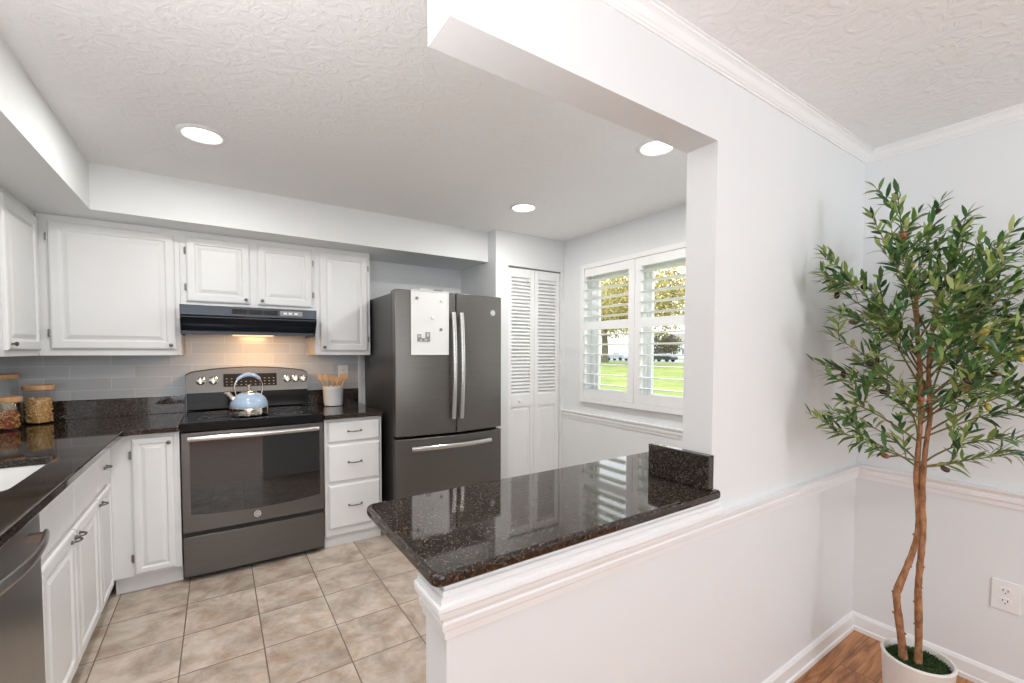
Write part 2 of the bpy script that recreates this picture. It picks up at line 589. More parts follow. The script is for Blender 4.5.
def sweep(path, prof, side=1, closed=False):
    """mould a profile [(out, z)] along a 2D path; out goes to the LEFT of travel * side; mitred"""
    bm = B()
    P = [Vector(p) for p in path]
    n = len(P)
    rings = []
    for i in range(n):
        def nrm(a, b_):
            d = (b_ - a).normalized()
            return Vector((-d.y, d.x)) * side
        if i == 0:
            m = nrm(P[0], P[1])
        elif i == n - 1:
            m = nrm(P[-2], P[-1])
        else:
            n1, n2 = nrm(P[i - 1], P[i]), nrm(P[i], P[i + 1])
            m = (n1 + n2) / (1 + n1.dot(n2))
        rings.append([bm.verts.new((P[i].x + m.x * o_, P[i].y + m.y * o_, z)) for o_, z in prof])
    k = len(prof)
    for a, b_ in zip(rings, rings[1:]):
        for j in range(k):
            bm.faces.new((a[j], a[(j + 1) % k], b_[(j + 1) % k], b_[j]))
    bm.faces.new(rings[0][::-1])
    bm.faces.new(rings[-1])
    return bm

def prism(outer, z0, z1, holes=()):
    """flat slab from a 2D outline with holes"""
    bm = B()
    edges = []
    for loop in [outer] + list(holes):
        vs = [bm.verts.new((x, y, z0)) for x, y in loop]
        for i in range(len(vs)):
            edges.append(bm.edges.new((vs[i], vs[(i + 1) % len(vs)])))
    if holes:
        bmesh.ops.triangle_fill(bm, use_beauty=True, edges=edges)
    else:
        bm.faces.new(bm.verts)
    r = bmesh.ops.extrude_face_region(bm, geom=list(bm.faces))
    for v in r['geom']:
        if isinstance(v, bmesh.types.BMVert):
            v.co.z = z1
    return bm

def extrude_yz(prof, x0, x1):
    bm = B()
    a = [bm.verts.new((x0, y, z)) for y, z in prof]
    b_ = [bm.verts.new((x1, y, z)) for y, z in prof]
    n = len(prof)
    for i in range(n):
        bm.faces.new((a[i], a[(i + 1) % n], b_[(i + 1) % n], b_[i]))
    bm.faces.new(a[::-1])
    bm.faces.new(b_)
    return bm

def rounded_rect(x0, x1, y0, y1, r, seg=5):
    pts = []
    for cx, cy, a0 in ((x1 - r, y1 - r, 0), (x0 + r, y1 - r, 90), (x0 + r, y0 + r, 180), (x1 - r, y0 + r, 270)):
        for k in range(seg + 1):
            a = radians(a0 + 90 * k / seg)
            pts.append((cx + r * cos(a), cy + r * sin(a)))
    return pts

def raised_panel(x0, x1, z0, z1, steps, yb=0.0):
    """door blank: concentric loops (inset, y) seen from -y; back at yb"""
    bm = B()
    loops = []
    for ins, y in [(0, yb)] + steps:
        loops.append([bm.verts.new(p) for p in ((x0 + ins, y, z0 + ins), (x1 - ins, y, z0 + ins), (x1 - ins, y, z1 - ins), (x0 + ins, y, z1 - ins))])
    for a, b_ in zip(loops, loops[1:]):
        for k in range(4):
            bm.faces.new((a[k], a[(k + 1) % 4], b_[(k + 1) % 4], b_[k]))
    bm.faces.new(loops[0][::-1])
    bm.faces.new(loops[-1])
    return bm

DOOR_STEPS = [(0.000, -0.012), (0.005, -0.017), (0.012, -0.019), (0.044, -0.019), (0.048, -0.015), (0.051, -0.010), (0.058, -0.010), (0.078, -0.017), (0.080, -0.018)]
THIN_STEPS = [(0.000, -0.012), (0.005, -0.017), (0.012, -0.019), (0.030, -0.019), (0.033, -0.015), (0.036, -0.010), (0.041, -0.010), (0.056, -0.017), (0.058, -0.018)]
DRAWER_STEPS = [(0.000, -0.010), (0.004, -0.015), (0.010, -0.0185), (0.012, -0.019)]

def text_mesh(txt, size, depth, name, m, parent, loc, rot=(pi / 2, 0, 0)):
    cu = bpy.data.curves.new('lettering', 'FONT')
    cu.body = txt
    cu.size = size
    cu.extrude = depth
    cu.align_x = 'CENTER'
    cu.align_y = 'CENTER'
    t = bpy.data.objects.new('lettering', cu)
    C.objects.link(t)
    dg = bpy.context.evaluated_depsgraph_get()
    me = bpy.data.meshes.new_from_object(t.evaluated_get(dg))
    bpy.data.objects.remove(t)
    me.materials.clear()
    me.materials.append(m)
    o = bpy.data.objects.new(name, me)
    C.objects.link(o)
    o.parent = parent
    o.location = loc
    o.rotation_euler = rot
    return o

# ------------------------------------------------------------------ room shell
ZC = 2.345
XL, XW, XD = -1.12, 2.66, 2.549
YB, YCL, XA = 3.767, 3.13, 1.926
YPF, YPB = 0.828, 0.938
YK0 = -3.1

struct('floor', boxes((XL, XW, YPB - 0.05, YB, -0.04, 0)), M['tile'], label='beige travertine-look floor tiles of the kitchen')
struct('floor', boxes((XL, XD, YK0, YPB - 0.05, -0.04, 0)), M['wood'], label='reddish brown plank floor of the dining room')
struct('ceiling', boxes((XL, XW, YPF, YB, ZC, ZC + 0.05)), M['ceiling'], label='textured kitchen ceiling')
ZD = 2.268
struct('ceiling', boxes((XL, XD, YK0, YPF, ZD, ZC + 0.05)), M['ceiling'], label='textured dining room ceiling')
struct('wall_back', boxes((XL - 0.1, XA, YB, YB + 0.1, 0, ZC)), M['wall'])
struct('wall_left', boxes((XL - 0.1, XL, YK0, YB, 0, ZC)), M['wall'])
# closet block beside the fridge, with an opening for the bifold doors
OX0, OX1, OZ = 2.05, 2.628, 2.064
struct('wall_closet', boxes((XA, OX0, YCL, YB + 0.1, 0, ZC), (OX0, OX1, YCL, YCL + 0.1, OZ, ZC), (OX1, XW, YCL, YCL + 0.1, 0, ZC), (OX0, XW, YB, YB + 0.1, 0, ZC)), M['wall'])
# window wall with its opening
WY0, WY1, WZ0, WZ1 = 1.70, 2.845, 0.935, 2.05
WT = 0.16
struct('wall_window', boxes((XW, XW + WT, YPF, WY0, 0, ZC), (XW, XW + WT, WY1, YB + 0.1, 0, ZC), (XW, XW + WT, WY0, WY1, 0, WZ0), (XW, XW + WT, WY0, WY1, WZ1, ZC)), M['wall'])
struct('wall_right', boxes((XD, XD + 0.11, YK0, YPF, 0, ZC)), M['wall'])
XJ, XPW, ZHB, XHL = 1.34, 0.389, 2.013, 0.40
struct('wall_partition', boxes((XJ, XW, YPF, YPB, 0, ZC)), M['wall'], label='wall between kitchen and dining room')
struct('wall_header', boxes((XHL, XJ, YPF, YPB, ZHB, ZC)), M['wall'], label='dropped beam over the pass-through')
struct('wall_half', boxes((XPW, XJ, YPF, YPB, 0, 0.858)), M['wall'], label='half-height wall that carries the bar top')
# dining-room rear wall with the wide window that lights the room
struct('wall_rear', boxes((XL - 0.1, -1.1, YK0 - 0.1, YK0, 0, ZC), (1.5, XD + 0.11, YK0 - 0.1, YK0, 0, ZC), (-1.1, 1.5, YK0 - 0.1, YK0, 0, 0.4), (-1.1, 1.5, YK0 - 0.1, YK0, 2.3, ZC)), M['wall'])

# soffit over the wall cabinets
XLS, YBS, ZSB, XSR = -0.557, 3.259, 2.097, 1.926
struct('ceiling_soffit', prism([(XL, 0.6), (XLS, 0.6), (XLS, YBS), (XSR, YBS), (XSR, YB), (XL, YB)], ZSB, ZC), M['wall'], label='boxed soffit above the wall cabinets')

# crown moulding, chair rails, baseboards
zc = ZD
crown = [(0, zc - 0.047), (0.004, zc - 0.047), (0.005, zc - 0.041), (0.009, zc - 0.039), (0.011, zc - 0.035), (0.015, zc - 0.032), (0.024, zc - 0.017), (0.030, zc - 0.012), (0.034, zc - 0.010), (0.036, zc - 0.005), (0.042, zc - 0.004), (0.043, zc - 0.0005), (0, zc - 0.0005)]
struct('trim_1', sweep([(XHL, YPB), (XHL, YPF), (XD, YPF), (XD, YK0)], crown, side=-1), M['trim'], label='crown moulding of the dining room')
def rail(z):
    return [(0, z - 0.068), (0.007, z - 0.068), (0.009, z - 0.050), (0.015, z - 0.044), (0.017, z - 0.030), (0.013, z - 0.026), (0.016, z - 0.018), (0.026, z - 0.010), (0.028, z), (0, z)]
struct('trim_2', sweep([(XPW, YPB), (XPW, YPF), (XD, YPF), (XD, YK0)], rail(0.806), side=-1), M['trim'], label='chair rail of the dining room')
frieze = [(0, 0.8065), (0.027, 0.8065), (0.029, 0.812), (0.028, 0.820), (0.021, 0.823), (0.021, 0.834), (0.015, 0.836), (0.015, 0.846), (0.009, 0.848), (0.009, 0.8595), (0, 0.8595)]
struct('trim_3', sweep([(XPW, YPB), (XPW, YPF), (XJ + 0.03, YPF)], frieze, side=-1), M['trim'], label='stepped moulding under the bar top')
struct('trim_4', sweep([(XW, YCL), (XW, YPB)], rail(0.803), side=-1), M['trim'], label='chair rail below the kitchen window')
base = [(0, 0), (0.018, 0), (0.018, 0.018), (0.012, 0.022), (0.012, 0.068), (0.006, 0.080), (0, 0.082)]
struct('baseboard_right', sweep([(XPW, YPB), (XPW, YPF), (XD, YPF), (XD, YK0)], base, side=-1), M['trim'])
struct('baseboard_window', sweep([(XW, YCL), (XW, YPB)], base, side=-1), M['trim'])

# backsplash tiles on the back wall and left wall
struct('wall_backsplash', boxes((XL + 0.008, 0.968, YB - 0.008, YB, 1.03, 1.306), (-0.187, 0.574, YB - 0.008, YB, 1.306, 1.62), (XL, XL + 0.008, 0.95, YB, 1.03, 1.306)), M['splash'], label='grey glass subway tiles behind the counter')
struct('trim_5', boxes((0.968, 0.990, YB - 0.014, YB, 0.914, 1.306)), M['trim'], bevel=0.002, label='white edge strip ending the backsplash')

# ------------------------------------------------------------------ window and shutters
win = struct('window_1', boxes((XW + 0.075, XW + 0.135, WY0, WY0 + 0.045, WZ0, WZ1), (XW + 0.075, XW + 0.135, WY1 - 0.045, WY1, WZ0, WZ1),
                               (XW + 0.075, XW + 0.135, WY0 + 0.045, WY1 - 0.045, WZ0, WZ0 + 0.045), (XW + 0.075, XW + 0.135, WY0 + 0.045, WY1 - 0.045, WZ1 - 0.045, WZ1)), M['trim'], bevel=0.002)
yc = (WY0 + WY1) / 2
obj('center_mullion', boxes((XW + 0.07, XW + 0.14, yc - 0.035, yc + 0.035, WZ0 + 0.045, WZ1 - 0.045)), M['trim'], win, bevel=0.002)
for a, b_ in ((WY0 + 0.045, yc - 0.035), (yc + 0.035, WY1 - 0.045)):
    s = obj('sash', boxes((XW + 0.09, XW + 0.12, a, a + 0.03, WZ0 + 0.045, WZ1 - 0.045), (XW + 0.09, XW + 0.12, b_ - 0.03, b_, WZ0 + 0.045, WZ1 - 0.045),
                          (XW + 0.09, XW + 0.12, a + 0.03, b_ - 0.03, WZ0 + 0.045, WZ0 + 0.08), (XW + 0.09, XW + 0.12, a + 0.03, b_ - 0.03, WZ1 - 0.08, WZ1 - 0.045)), M['trim'], win, bevel=0.002)
    obj('pane', boxes((XW + 0.103, XW + 0.107, a + 0.03, b_ - 0.03, WZ0 + 0.08, WZ1 - 0.08)), M['pane'], s)
SY0, SY1, SZ0, SZ1 = 1.664, 2.874, 0.903, 2.082
struct('trim_6', boxes((XW - 0.032, XW - 0.0005, SY0, SY0 + 0.045, SZ0, SZ1), (XW - 0.032, XW - 0.0005, SY1 - 0.045, SY1, SZ0, SZ1),
                       (XW - 0.032, XW - 0.0005, SY0 + 0.045, SY1 - 0.045, SZ0, SZ0 + 0.04), (XW - 0.032, XW - 0.0005, SY0 + 0.045, SY1 - 0.045, SZ1 - 0.04, SZ1)), M['shutter'], bevel=0.003, label='white frame around the window shutters')

def shutter(y0, y1, label, stile0, stile1):
    z0, z1 = SZ0 + 0.042, SZ1 - 0.042
    t = thing('window_shutter', label, 'shutter', (XW - 0.014, y0, z0), 0, 'louvred shutters of the kitchen window')
    w, h = y1 - y0, z1 - z0
    m0, m1 = 1.522 - z0, 1.590 - z0
    top, bot = 1.975 - z0, 1.022 - z0
    fr = B()
    box(fr, -0.013, 0.013, 0, stile0, 0, h)
    box(fr, -0.013, 0.013, w - stile1, w, 0, h)
    for a, b_ in ((0, bot), (m0, m1), (top, h)):
        box(fr, -0.013, 0.013, stile0, w - stile1, a, b_)
    obj('shutter_frame', fr, M['shutter'], t, bevel=0.002)
    def slats(a, b_, n, nm):
        bm = B()
        st = (b_ - a) / n
        for i in range(n):
            zc_ = a + st * (i + 0.5)
            tilt = radians(-3)
            ring = []
            for yy in (stile0 + 0.003, w - stile1 - 0.003):
                rr = []
                for k in range(12):
                    an = 2 * pi * k / 12
                    px, pz = 0.042 * cos(an), 0.0055 * sin(an)
                    rr.append(bm.verts.new((px * cos(tilt) - pz * sin(tilt), yy, zc_ + px * sin(tilt) + pz * cos(tilt))))
                ring.append(rr)
            for k in range(12):
                bm.faces.new((ring[0][k], ring[0][(k + 1) % 12], ring[1][(k + 1) % 12], ring[1][k]))
            bm.faces.new(ring[0][::-1])
            bm.faces.new(ring[1])
        obj(nm, bm, M['shutter'], t, smooth=50)
    slats(bot, m0, 6, 'lower_louvers')
    slats(m1, top, 5, 'upper_louvers')
    return t
ym = 2.275
shutter(SY0 + 0.047, ym - 0.002, 'white louvred shutter panel on the right, nearer the granite bar top', 0.05, 0.062)
shutter(ym + 0.002, SY1 - 0.047, 'white louvred shutter panel on the left, nearer the closet doors', 0.06, 0.012)

# ------------------------------------------------------------------ bifold closet doors
def bifold(x0, x1, label, knob):
    t = thing('bifold_door', label, 'door', (x0, YCL + 0.02, 0.012), 0, 'bifold closet doors')
    t.name = 'bifold_door'
    w, h = x1 - x0, OZ - 0.012 - 0.012
    st = 0.042
    z1, z2, z3 = 0.10, 0.845, 0.945
    z4 = h - 0.075
    fr = B()
    box(fr, 0, st, 0, 0.028, 0, h)
    box(fr, w - st, w, 0, 0.028, 0, h)
    for a, b_ in ((0, z1), (z2, z3), (z4, h)):
        box(fr, st, w - st, 0, 0.028, a, b_)
    obj('door_frame', fr, M['trim'], t, bevel=0.0015)
    bm = B()
    n = 33
    for i in range(n):
        z = z3 + (z4 - z3) * (i + 0.5) / n
        hw = (z4 - z3) / n * 0.50
        vs = []
        for x in (st - 0.001, w - st + 0.001):
            for dy, dz in ((0.002, -hw + 0.003), (0.004, -hw - 0.002), (0.027, hw - 0.003), (0.024, hw + 0.002)):
                vs.append(bm.verts.new((x, dy, z + dz)))
        for k in range(4):
            bm.faces.new((vs[k], vs[(k + 1) % 4], vs[4 + (k + 1) % 4], vs[4 + k]))
        bm.faces.new(vs[:4][::-1])
        bm.faces.new(vs[4:])
    obj('louvers', bm, M['trim'], t)
    p = raised_panel(st - 0.001, w - st + 0.001, z1, z2, [(0, 0.012), (0.012, 0.012), (0.03, 0.006), (0.032, 0.006)], 0.02)
    obj('lower_panel', p, M['trim'], t)
    if knob:
        k = B()
        lathe(k, [(0.0, -0.001), (0.007, 0.0), (0.006, 0.010), (0.012, 0.016), (0.0165, 0.024), (0.013, 0.031), (0, 0.033)], 16)
        ko = obj('knob', k, M['plastic'], t, smooth=True, loc=(w * 0.42, 0, 0.893))
        ko.rotation_euler = (pi / 2, 0, 0)
    return t
xm = (OX0 + OX1) / 2
bifold(OX0 + 0.004, xm - 0.002, 'left leaf of the white louvred bifold closet door, with a small knob', True)
bifold(xm + 0.002, OX1 - 0.004, 'right leaf of the white louvred bifold closet door, without a knob', False)
struct('trim_7', boxes((OX0, OX1, YCL + 0.018, YCL + 0.05, OZ - 0.011, OZ)), M['hinge'], label='dark metal track above the closet doors')

# ------------------------------------------------------------------ recessed lights
def downlight(x, y, label, group, e=9.5):
    t = thing('recessed_light', label, 'ceiling light', (x, y, ZC), 0, group)
    ring = B()
    lathe(ring, [(0.072, -0.002), (0.080, -0.009), (0.092, -0.008), (0.100, -0.0015), (0.100, -0.0002), (0.072, -0.0002)], 40, closed=True)
    obj('trim_ring', ring, M['plastic'], t, smooth=True)
    d = B()
    lathe(d, [(0, -0.004), (0.060, -0.0045), (0.073, -0.0025), (0.073, -0.0005), (0, -0.0005)], 40)
    obj('lens', d, M['lamp'], t, smooth=True)
    area('downlight_beam', (x, y, ZC - 0.013), (0, 0, -1), 0.14, 0.14, e, (1.0, 0.975, 0.94), 'DISK')
    return t
downlight(-0.041, 2.545, 'recessed ceiling light nearest the left soffit, above the range side', 'recessed kitchen lights')
downlight(1.815, 1.440, 'recessed ceiling light half hidden by the beam, nearest the pillar', 'recessed kitchen lights')
downlight(1.800, 2.555, 'recessed ceiling light between fridge and kitchen window', 'recessed kitchen lights')
area('downlight_beam', (-0.041, 1.44, ZC - 0.013), (0, 0, -1), 0.14, 0.14, 9.5, (1.0, 0.975, 0.94), 'DISK')

# ------------------------------------------------------------------ cabinets
def bow_pull(parent, x, z, length=0.085, vertical=False, y=-0.019):
    bm = B()
    pts = []
    for k in range(9):
        s = -1 + 2 * k / 8
        pts.append((s * length / 2, y - 0.004 - 0.020 * (1 - s ** 4), 0))
    tube(bm, pts, [0.0042, 0.0035, 0.0035, 0.0038, 0.0045, 0.0038, 0.0035, 0.0035, 0.0042], 8)
    for s in (-1, 1):
        tube(bm, [(s * length / 2, y + 0.0005, 0), (s * length / 2, y - 0.004, 0), (s * length / 2, y - 0.007, 0)], [0.008, 0.007, 0.004], 10)
    o = obj('pull', bm, M['pull'], parent, smooth=True, loc=(x, 0, z))
    if vertical:
        o.rotation_euler = (0, pi / 2, 0)
    return o

def small_knob(parent, x, z, y=-0.019):
    bm = B()
    lathe(bm, [(0, 0), (0.006, 0), (0.004, 0.008), (0.0105, 0.015), (0.0105, 0.020), (0.006, 0.0235), (0, 0.024)], 14)
    o = obj('knob', bm, M['pull'], parent, smooth=True, loc=(x, y, z))
    o.rotation_euler = (pi / 2, 0, 0)
    return o

def hinges(parent, x, zs):
    for z in zs:
        bm = B()
        tube(bm, [(x, -0.010, z - 0.022), (x, -0.010, z + 0.022)], 0.0052, 8)
        box(bm, x - 0.009, x + 0.009, -0.0075, -0.0005, z - 0.019, z + 0.019)
        obj('hinge', bm, M['hinge'], parent)

def cabinet(label, cat, loc, rotz, w, depth, z0, z1, doors=(), drawers=(), toe=0.0, name='kitchen_cabinet', steps=DOOR_STEPS, group=None, sink_top=False):
    """local frame: x along the face, face plane y=0 looking to -y, body behind"""
    t = thing(name, label, cat, loc, rotz, group)
    body = B()
    if sink_top:
        box(body, 0, w, 0, 0.02, z0, z1)
        box(body, 0, 0.018, 0.02, depth, z0, z1)
        box(body, w - 0.018, w, 0.02, depth, z0, z1)
        box(body, 0.018, w - 0.018, depth - 0.012, depth, z0, z1)
        box(body, 0.018, w - 0.018, 0.02, depth - 0.012, z0, z0 + 0.018)
    else:
        box(body, 0, w, 0, depth, z0, z1)
    obj('cabinet_body', body, M['cab'], t, bevel=0.0012)
    if toe:
        obj('toe_kick', boxes((0, w, toe, depth, 0, z0)), M['cab'], t)
    for (a, b_, c, d, kind, kx, kz, hx) in doors:
        dr = obj('door', raised_panel(a, b_, c, d, steps, -0.0005), M['cab'], t)
        if kind == 'knob':
            small_knob(dr, kx, kz)
        elif kind == 'pull':
            bow_pull(dr, kx, kz, 0.05, False)
        if hx is not None:
            hinges(dr, hx, (c + 0.09, d - 0.09))
    for (a, b_, c, d, hp) in drawers:
        dr = obj('drawer', raised_panel(a, b_, c, d, DRAWER_STEPS, -0.0005), M['cab'], t)
        if hp == 'pull':
            bow_pull(dr, (a + b_) / 2, (c + d) / 2, 0.085)
        elif hp == 'short':
            bow_pull(dr, (a + b_) / 2, (c + d) / 2, 0.05)
    return t

YU = 3.50
DU = YB - 0.0085 - YU
# wall cabinets
cabinet('wide white wall cabinet with one large door, left of the range hood', 'cabinet', (-0.823, YU, 0), 0, 0.634, DU, 1.308, ZSB - 0.001,
        doors=[(0.048, 0.610, 1.345, 2.060, 'knob', 0.583, 1.372, 0.044)], name='wall_cabinet')
cabinet('short white two-door wall cabinet directly above the range hood', 'cabinet', (-0.188, YU, 0), 0, 0.785, DU, 1.617, ZSB - 0.001,
        doors=[(0.032, 0.380, 1.652, 2.062, 'knob', 0.354, 1.680, 0.028), (0.424, 0.768, 1.652, 2.062, 'knob', 0.450, 1.680, 0.772)], name='wall_cabinet')
cabinet('narrow white wall cabinet between the range hood and the fridge', 'cabinet', (0.598, YU, 0), 0, 0.40, DU, 1.308, ZSB - 0.001,
        doors=[(0.034, 0.378, 1.338, 2.065, 'knob', 0.060, 1.365, 0.382)], name='wall_cabinet')
cabinet('white wall cabinet on the left wall, cut off by the picture edge', 'cabinet', (-0.824, 2.60, 0), pi / 2, YU - 2.60 - 0.002, 0.295, 1.308, ZSB - 0.001,
        doors=[(0.405, 0.868, 1.338, 2.065, 'knob', 0.435, 1.368, 0.872)], name='wall_cabinet')
# filler corner block behind the two face frames
# base cabinets
YBF = 3.12
ZB1 = 0.883
cabinet('white corner base cabinet with one narrow door, left of the range', 'cabinet', (-0.486, YBF, 0), 0, 0.296, YB - YBF - 0.002, 0.10, ZB1,
        doors=[(0.088, 0.270, 0.112, 0.860, 'knob', 0.250, 0.828, 0.084)], toe=0.05, name='base_cabinet', steps=THIN_STEPS)
cabinet('white base cabinet with three stacked drawers between range and fridge', 'cabinet', (0.580, YBF, 0), 0, 0.382, YB - YBF - 0.002, 0.085, ZB1,
        drawers=[(0.022, 0.366, 0.722, 0.862, 'pull'), (0.022, 0.366, 0.452, 0.706, 'pull'), (0.022, 0.366, 0.135, 0.432, 'pull')], toe=0.03, name='drawer_cabinet')
XF = -0.486
cabinet('white sink base cabinet with two doors and two false drawer fronts', 'cabinet', (XF, 1.917, 0), pi / 2, 0.798, 0.63, 0.10, ZB1,
        doors=[(0.008, 0.395, 0.118, 0.655, 'pull', 0.368, 0.620, None), (0.404, 0.788, 0.118, 0.655, 'pull', 0.431, 0.620, None)],
        drawers=[(0.008, 0.395, 0.680, 0.858, None), (0.404, 0.788, 0.680, 0.858, None)], toe=0.05, name='sink_cabinet', sink_top=True)
cabinet('slim white base cabinet with a drawer over a door, in the inner corner', 'cabinet', (XF, 2.716, 0), pi / 2, 0.403, 0.63, 0.10, ZB1,
        doors=[(0.014, 0.300, 0.118, 0.655, 'pull', 0.045, 0.620, None)], drawers=[(0.014, 0.300, 0.680, 0.858, 'short')], toe=0.05, name='base_cabinet', steps=THIN_STEPS)
cabinet('white base cabinet at the near end of the left counter', 'cabinet', (XF, 0.98, 0), pi / 2, 0.332, 0.63, 0.10, ZB1,
        doors=[(0.014, 0.318, 0.118, 0.655, 'pull', 0.29, 0.620, None)], drawers=[(0.014, 0.318, 0.680, 0.858, 'short')], toe=0.05, name='base_cabinet')

# ------------------------------------------------------------------ worktops
ZT = 0.914
SXL, SXR, SYL, SYR = -0.96, -0.540, 1.93, 2.485
hole = rounded_rect(SXL, SXR, SYL, SYR, 0.05, 6)[::-1]
outer = [(XL, 0.96), (-0.421, 0.96), (-0.421, 3.045), (-0.391, 3.075), (-0.190, 3.075), (-0.190, YB - 0.001), (XL, YB - 0.001)]
wt = obj('worktop', prism(outer, ZB1 + 0.001, ZT, [hole]), M['granite'], bevel=0.004)
tag(wt, 'L-shaped polished dark granite worktop along the left and back walls', 'countertop')
obj('upstand', boxes((XL + 0.022, -0.190, YB - 0.022, YB - 0.0005, ZT + 0.0002, 1.03), (XL, XL + 0.022, 0.96, YB - 0.0005, ZT + 0.0002, 1.03)), M['granite'], wt, bevel=0.002)
wt2 = obj('worktop', boxes((0.5775, 0.9665, 3.075, YB - 0.001, ZB1 + 0.001, ZT)), M['granite'], bevel=0.004)
tag(wt2, 'short dark granite worktop between the range and the fridge', 'countertop')
obj('upstand', boxes((0.5775, 0.9665, YB - 0.022, YB - 0.0005, ZT + 0.0002, 1.03)), M['granite'], wt2, bevel=0.002)

# sink bowl hung under the cut-out
sk = B()
i_ = rounded_rect(SXL - 0.004, SXR + 0.004, SYL - 0.004, SYR + 0.004, 0.05, 6)
loops = []
def ringz(pts, z, s, cx=(SXL + SXR) / 2, cy=(SYL + SYR) / 2):
    return [sk.verts.new((cx + (x - cx) * s, cy + (y - cy) * s, z)) for x, y in pts]
zs0 = ZB1 - 0.001
for z, s in ((zs0, 1.05), (zs0, 1.0), (zs0 - 0.012, 0.985), (zs0 - 0.16, 0.93), (zs0 - 0.18, 0.88), (zs0 - 0.185, 0.15), (zs0 - 0.195, 0.14), (zs0 - 0.20, 0.15), (zs0 - 0.196, 0.90), (zs0 - 0.17, 0.96), (zs0 - 0.014, 1.02), (zs0 - 0.012, 1.05)):
    loops.append(ringz(i_, z, s))
for a, b_ in list(zip(loops, loops[1:])) + [(loops[-1], loops[0])]:
    for k in range(len(a)):
        k2 = (k + 1) % len(a)
        sk.faces.new((a[k], a[k2], b_[k2], b_[k]))
sink = thing('kitchen_sink', 'white undermount sink set in the dark left worktop', 'sink', ((SXL + SXR) / 2, (SYL + SYR) / 2, 0))
obj('bowl', sk, M['sink'], sink, smooth=35, loc=(-(SXL + SXR) / 2, -(SYL + SYR) / 2, 0))
dk = B()
lathe(dk, [(0, 0), (0.038, 0), (0.042, 0.004), (0.03, 0.006), (0.0, 0.003)], 20)
obj('drain', dk, M['steel'], sink, smooth=True, loc=(0, 0, zs0 - 0.196))

# ------------------------------------------------------------------ bar top on the half wall
ZS0, ZS1 = 0.861, 0.890
def arc(cx, cy, r, a0, a1, n=5):
    return [(cx + r * cos(radians(a0 + (a1 - a0) * k / n)), cy + r * sin(radians(a0 + (a1 - a0) * k / n))) for k in range(n + 1)]
xl_, yf_, yb_ = 0.350, 0.800, 1.303
bar_pts = arc(xl_ + 0.022, yf_ + 0.022, 0.022, 180, 270) + arc(1.357 - 0.012, yf_ + 0.012, 0.012, 270, 360, 3) + [(1.357, YPF - 0.001), (XJ - 0.001, YPF - 0.001), (XJ - 0.001, YPB + 0.001), (1.755, YPB + 0.001), (1.755, yb_)] + arc(xl_ + 0.03, yb_ - 0.03, 0.03, 90, 180)
bar = obj('bar_top', prism(bar_pts, ZS0, ZS1), M['granite'], bevel=0.009, seg=3)
tag(bar, 'polished dark granite bar top on the half wall in front', 'countertop')
obj('upstand', boxes((1.309, XJ - 0.001, 0.818, 1.058, ZS1 + 0.0002, 1.003)), M['granite'], bar, bevel=0.003)

# ------------------------------------------------------------------ range
SX0, SX1 = -0.184, 0.574
rg = thing('kitchen_range', 'slate grey electric range with glass cooktop between the base cabinets', 'range', ((SX0 + SX1) / 2, 3.10, 0))
W2 = (SX1 - SX0) / 2
obj('range_body', boxes((-W2 + 0.002, W2 - 0.002, 0.036, 0.640, 0.03, 0.872), (-W2 + 0.05, W2 - 0.05, 0.06, 0.60, 0.0, 0.03)), M['slate_side'], rg, bevel=0.002)
# oven door: gently bowed slab
def bowed(x0, x1, z0, z1, y0, bulge, thick, n=14, zb=None):
    bm = B()
    f, bk = [], []
    for i in range(n + 1):
        s = i / n
        x = x0 + (x1 - x0) * s
        y = y0 - bulge * (1 - (2 * s - 1) ** 2)
        zl = z0 - (zb or 0) * (1 - (2 * s - 1) ** 2)
        f.append((bm.verts.new((x, y, zl)), bm.verts.new((x, y, z1))))
        bk.append((bm.verts.new((x, y0 + thick, zl)), bm.verts.new((x, y0 + thick, z1))))
    for i in range(n):
        bm.faces.new((f[i][0], f[i + 1][0], f[i + 1][1], f[i][1]))
        bm.faces.new((bk[i][0], bk[i][1], bk[i + 1][1], bk[i + 1][0]))
        bm.faces.new((f[i][1], f[i + 1][1], bk[i + 1][1], bk[i][1]))
        bm.faces.new((f[i][0], bk[i][0], bk[i + 1][0], f[i + 1][0]))
    for i in (0, n):
        bm.faces.new((f[i][0], f[i][1], bk[i][1], bk[i][0]))
    return bm
dr = obj('oven_door', bowed(-W2 + 0.002, W2 - 0.002, 0.291, 0.868, 0.0, 0.006, 0.034), M['slate'], rg, smooth=30, bevel=0.002)
obj('oven_window', bowed(-0.338, 0.352, 0.395, 0.822, -0.0012, 0.0066, 0.003, zb=0.020), M['blackglass'], dr, smooth=30)
hb = B()
pts = []
for k in range(15):
    s = -1 + k / 7
    pts.append((s * 0.345, -0.030 - 0.014 * (1 - s * s), 0.836))
tube(hb, pts, 0.0155, 12, flat=(0.62, 1.0))
for s in (-1, 1):
    box(hb, s * 0.332 - 0.012, s * 0.332 + 0.012, -0.030, 0.0, 0.826, 0.846)
obj('oven_handle', hb, M['steel'], dr, smooth=40)
def badge(parent, x, y, z, r, m_disc, m_mark):
    b1 = B()
    lathe(b1, [(0, 0.0), (r * 0.86, 0.0), (r * 0.86, 0.0022), (0, 0.0022)], 28)
    lathe(b1, [(r * 0.84, 0.0), (r, 0.0), (r, 0.0025), (r * 0.92, 0.0032), (r * 0.84, 0.0025)], 28, mi=1, closed=True)
    o = obj('badge', b1, [m_disc, m_mark], parent, smooth=40, loc=(x, y, z))
    o.rotation_euler = (pi / 2, 0, 0)
    text_mesh('GE', r * 0.95, 0.0006, 'lettering', m_mark, o, (0, 0, 0.0028), (0, 0, 0))
    return o
badge(dr, 0.0 - 0.008, -0.0058, 0.338, 0.0185, M['grey'], M['board'])
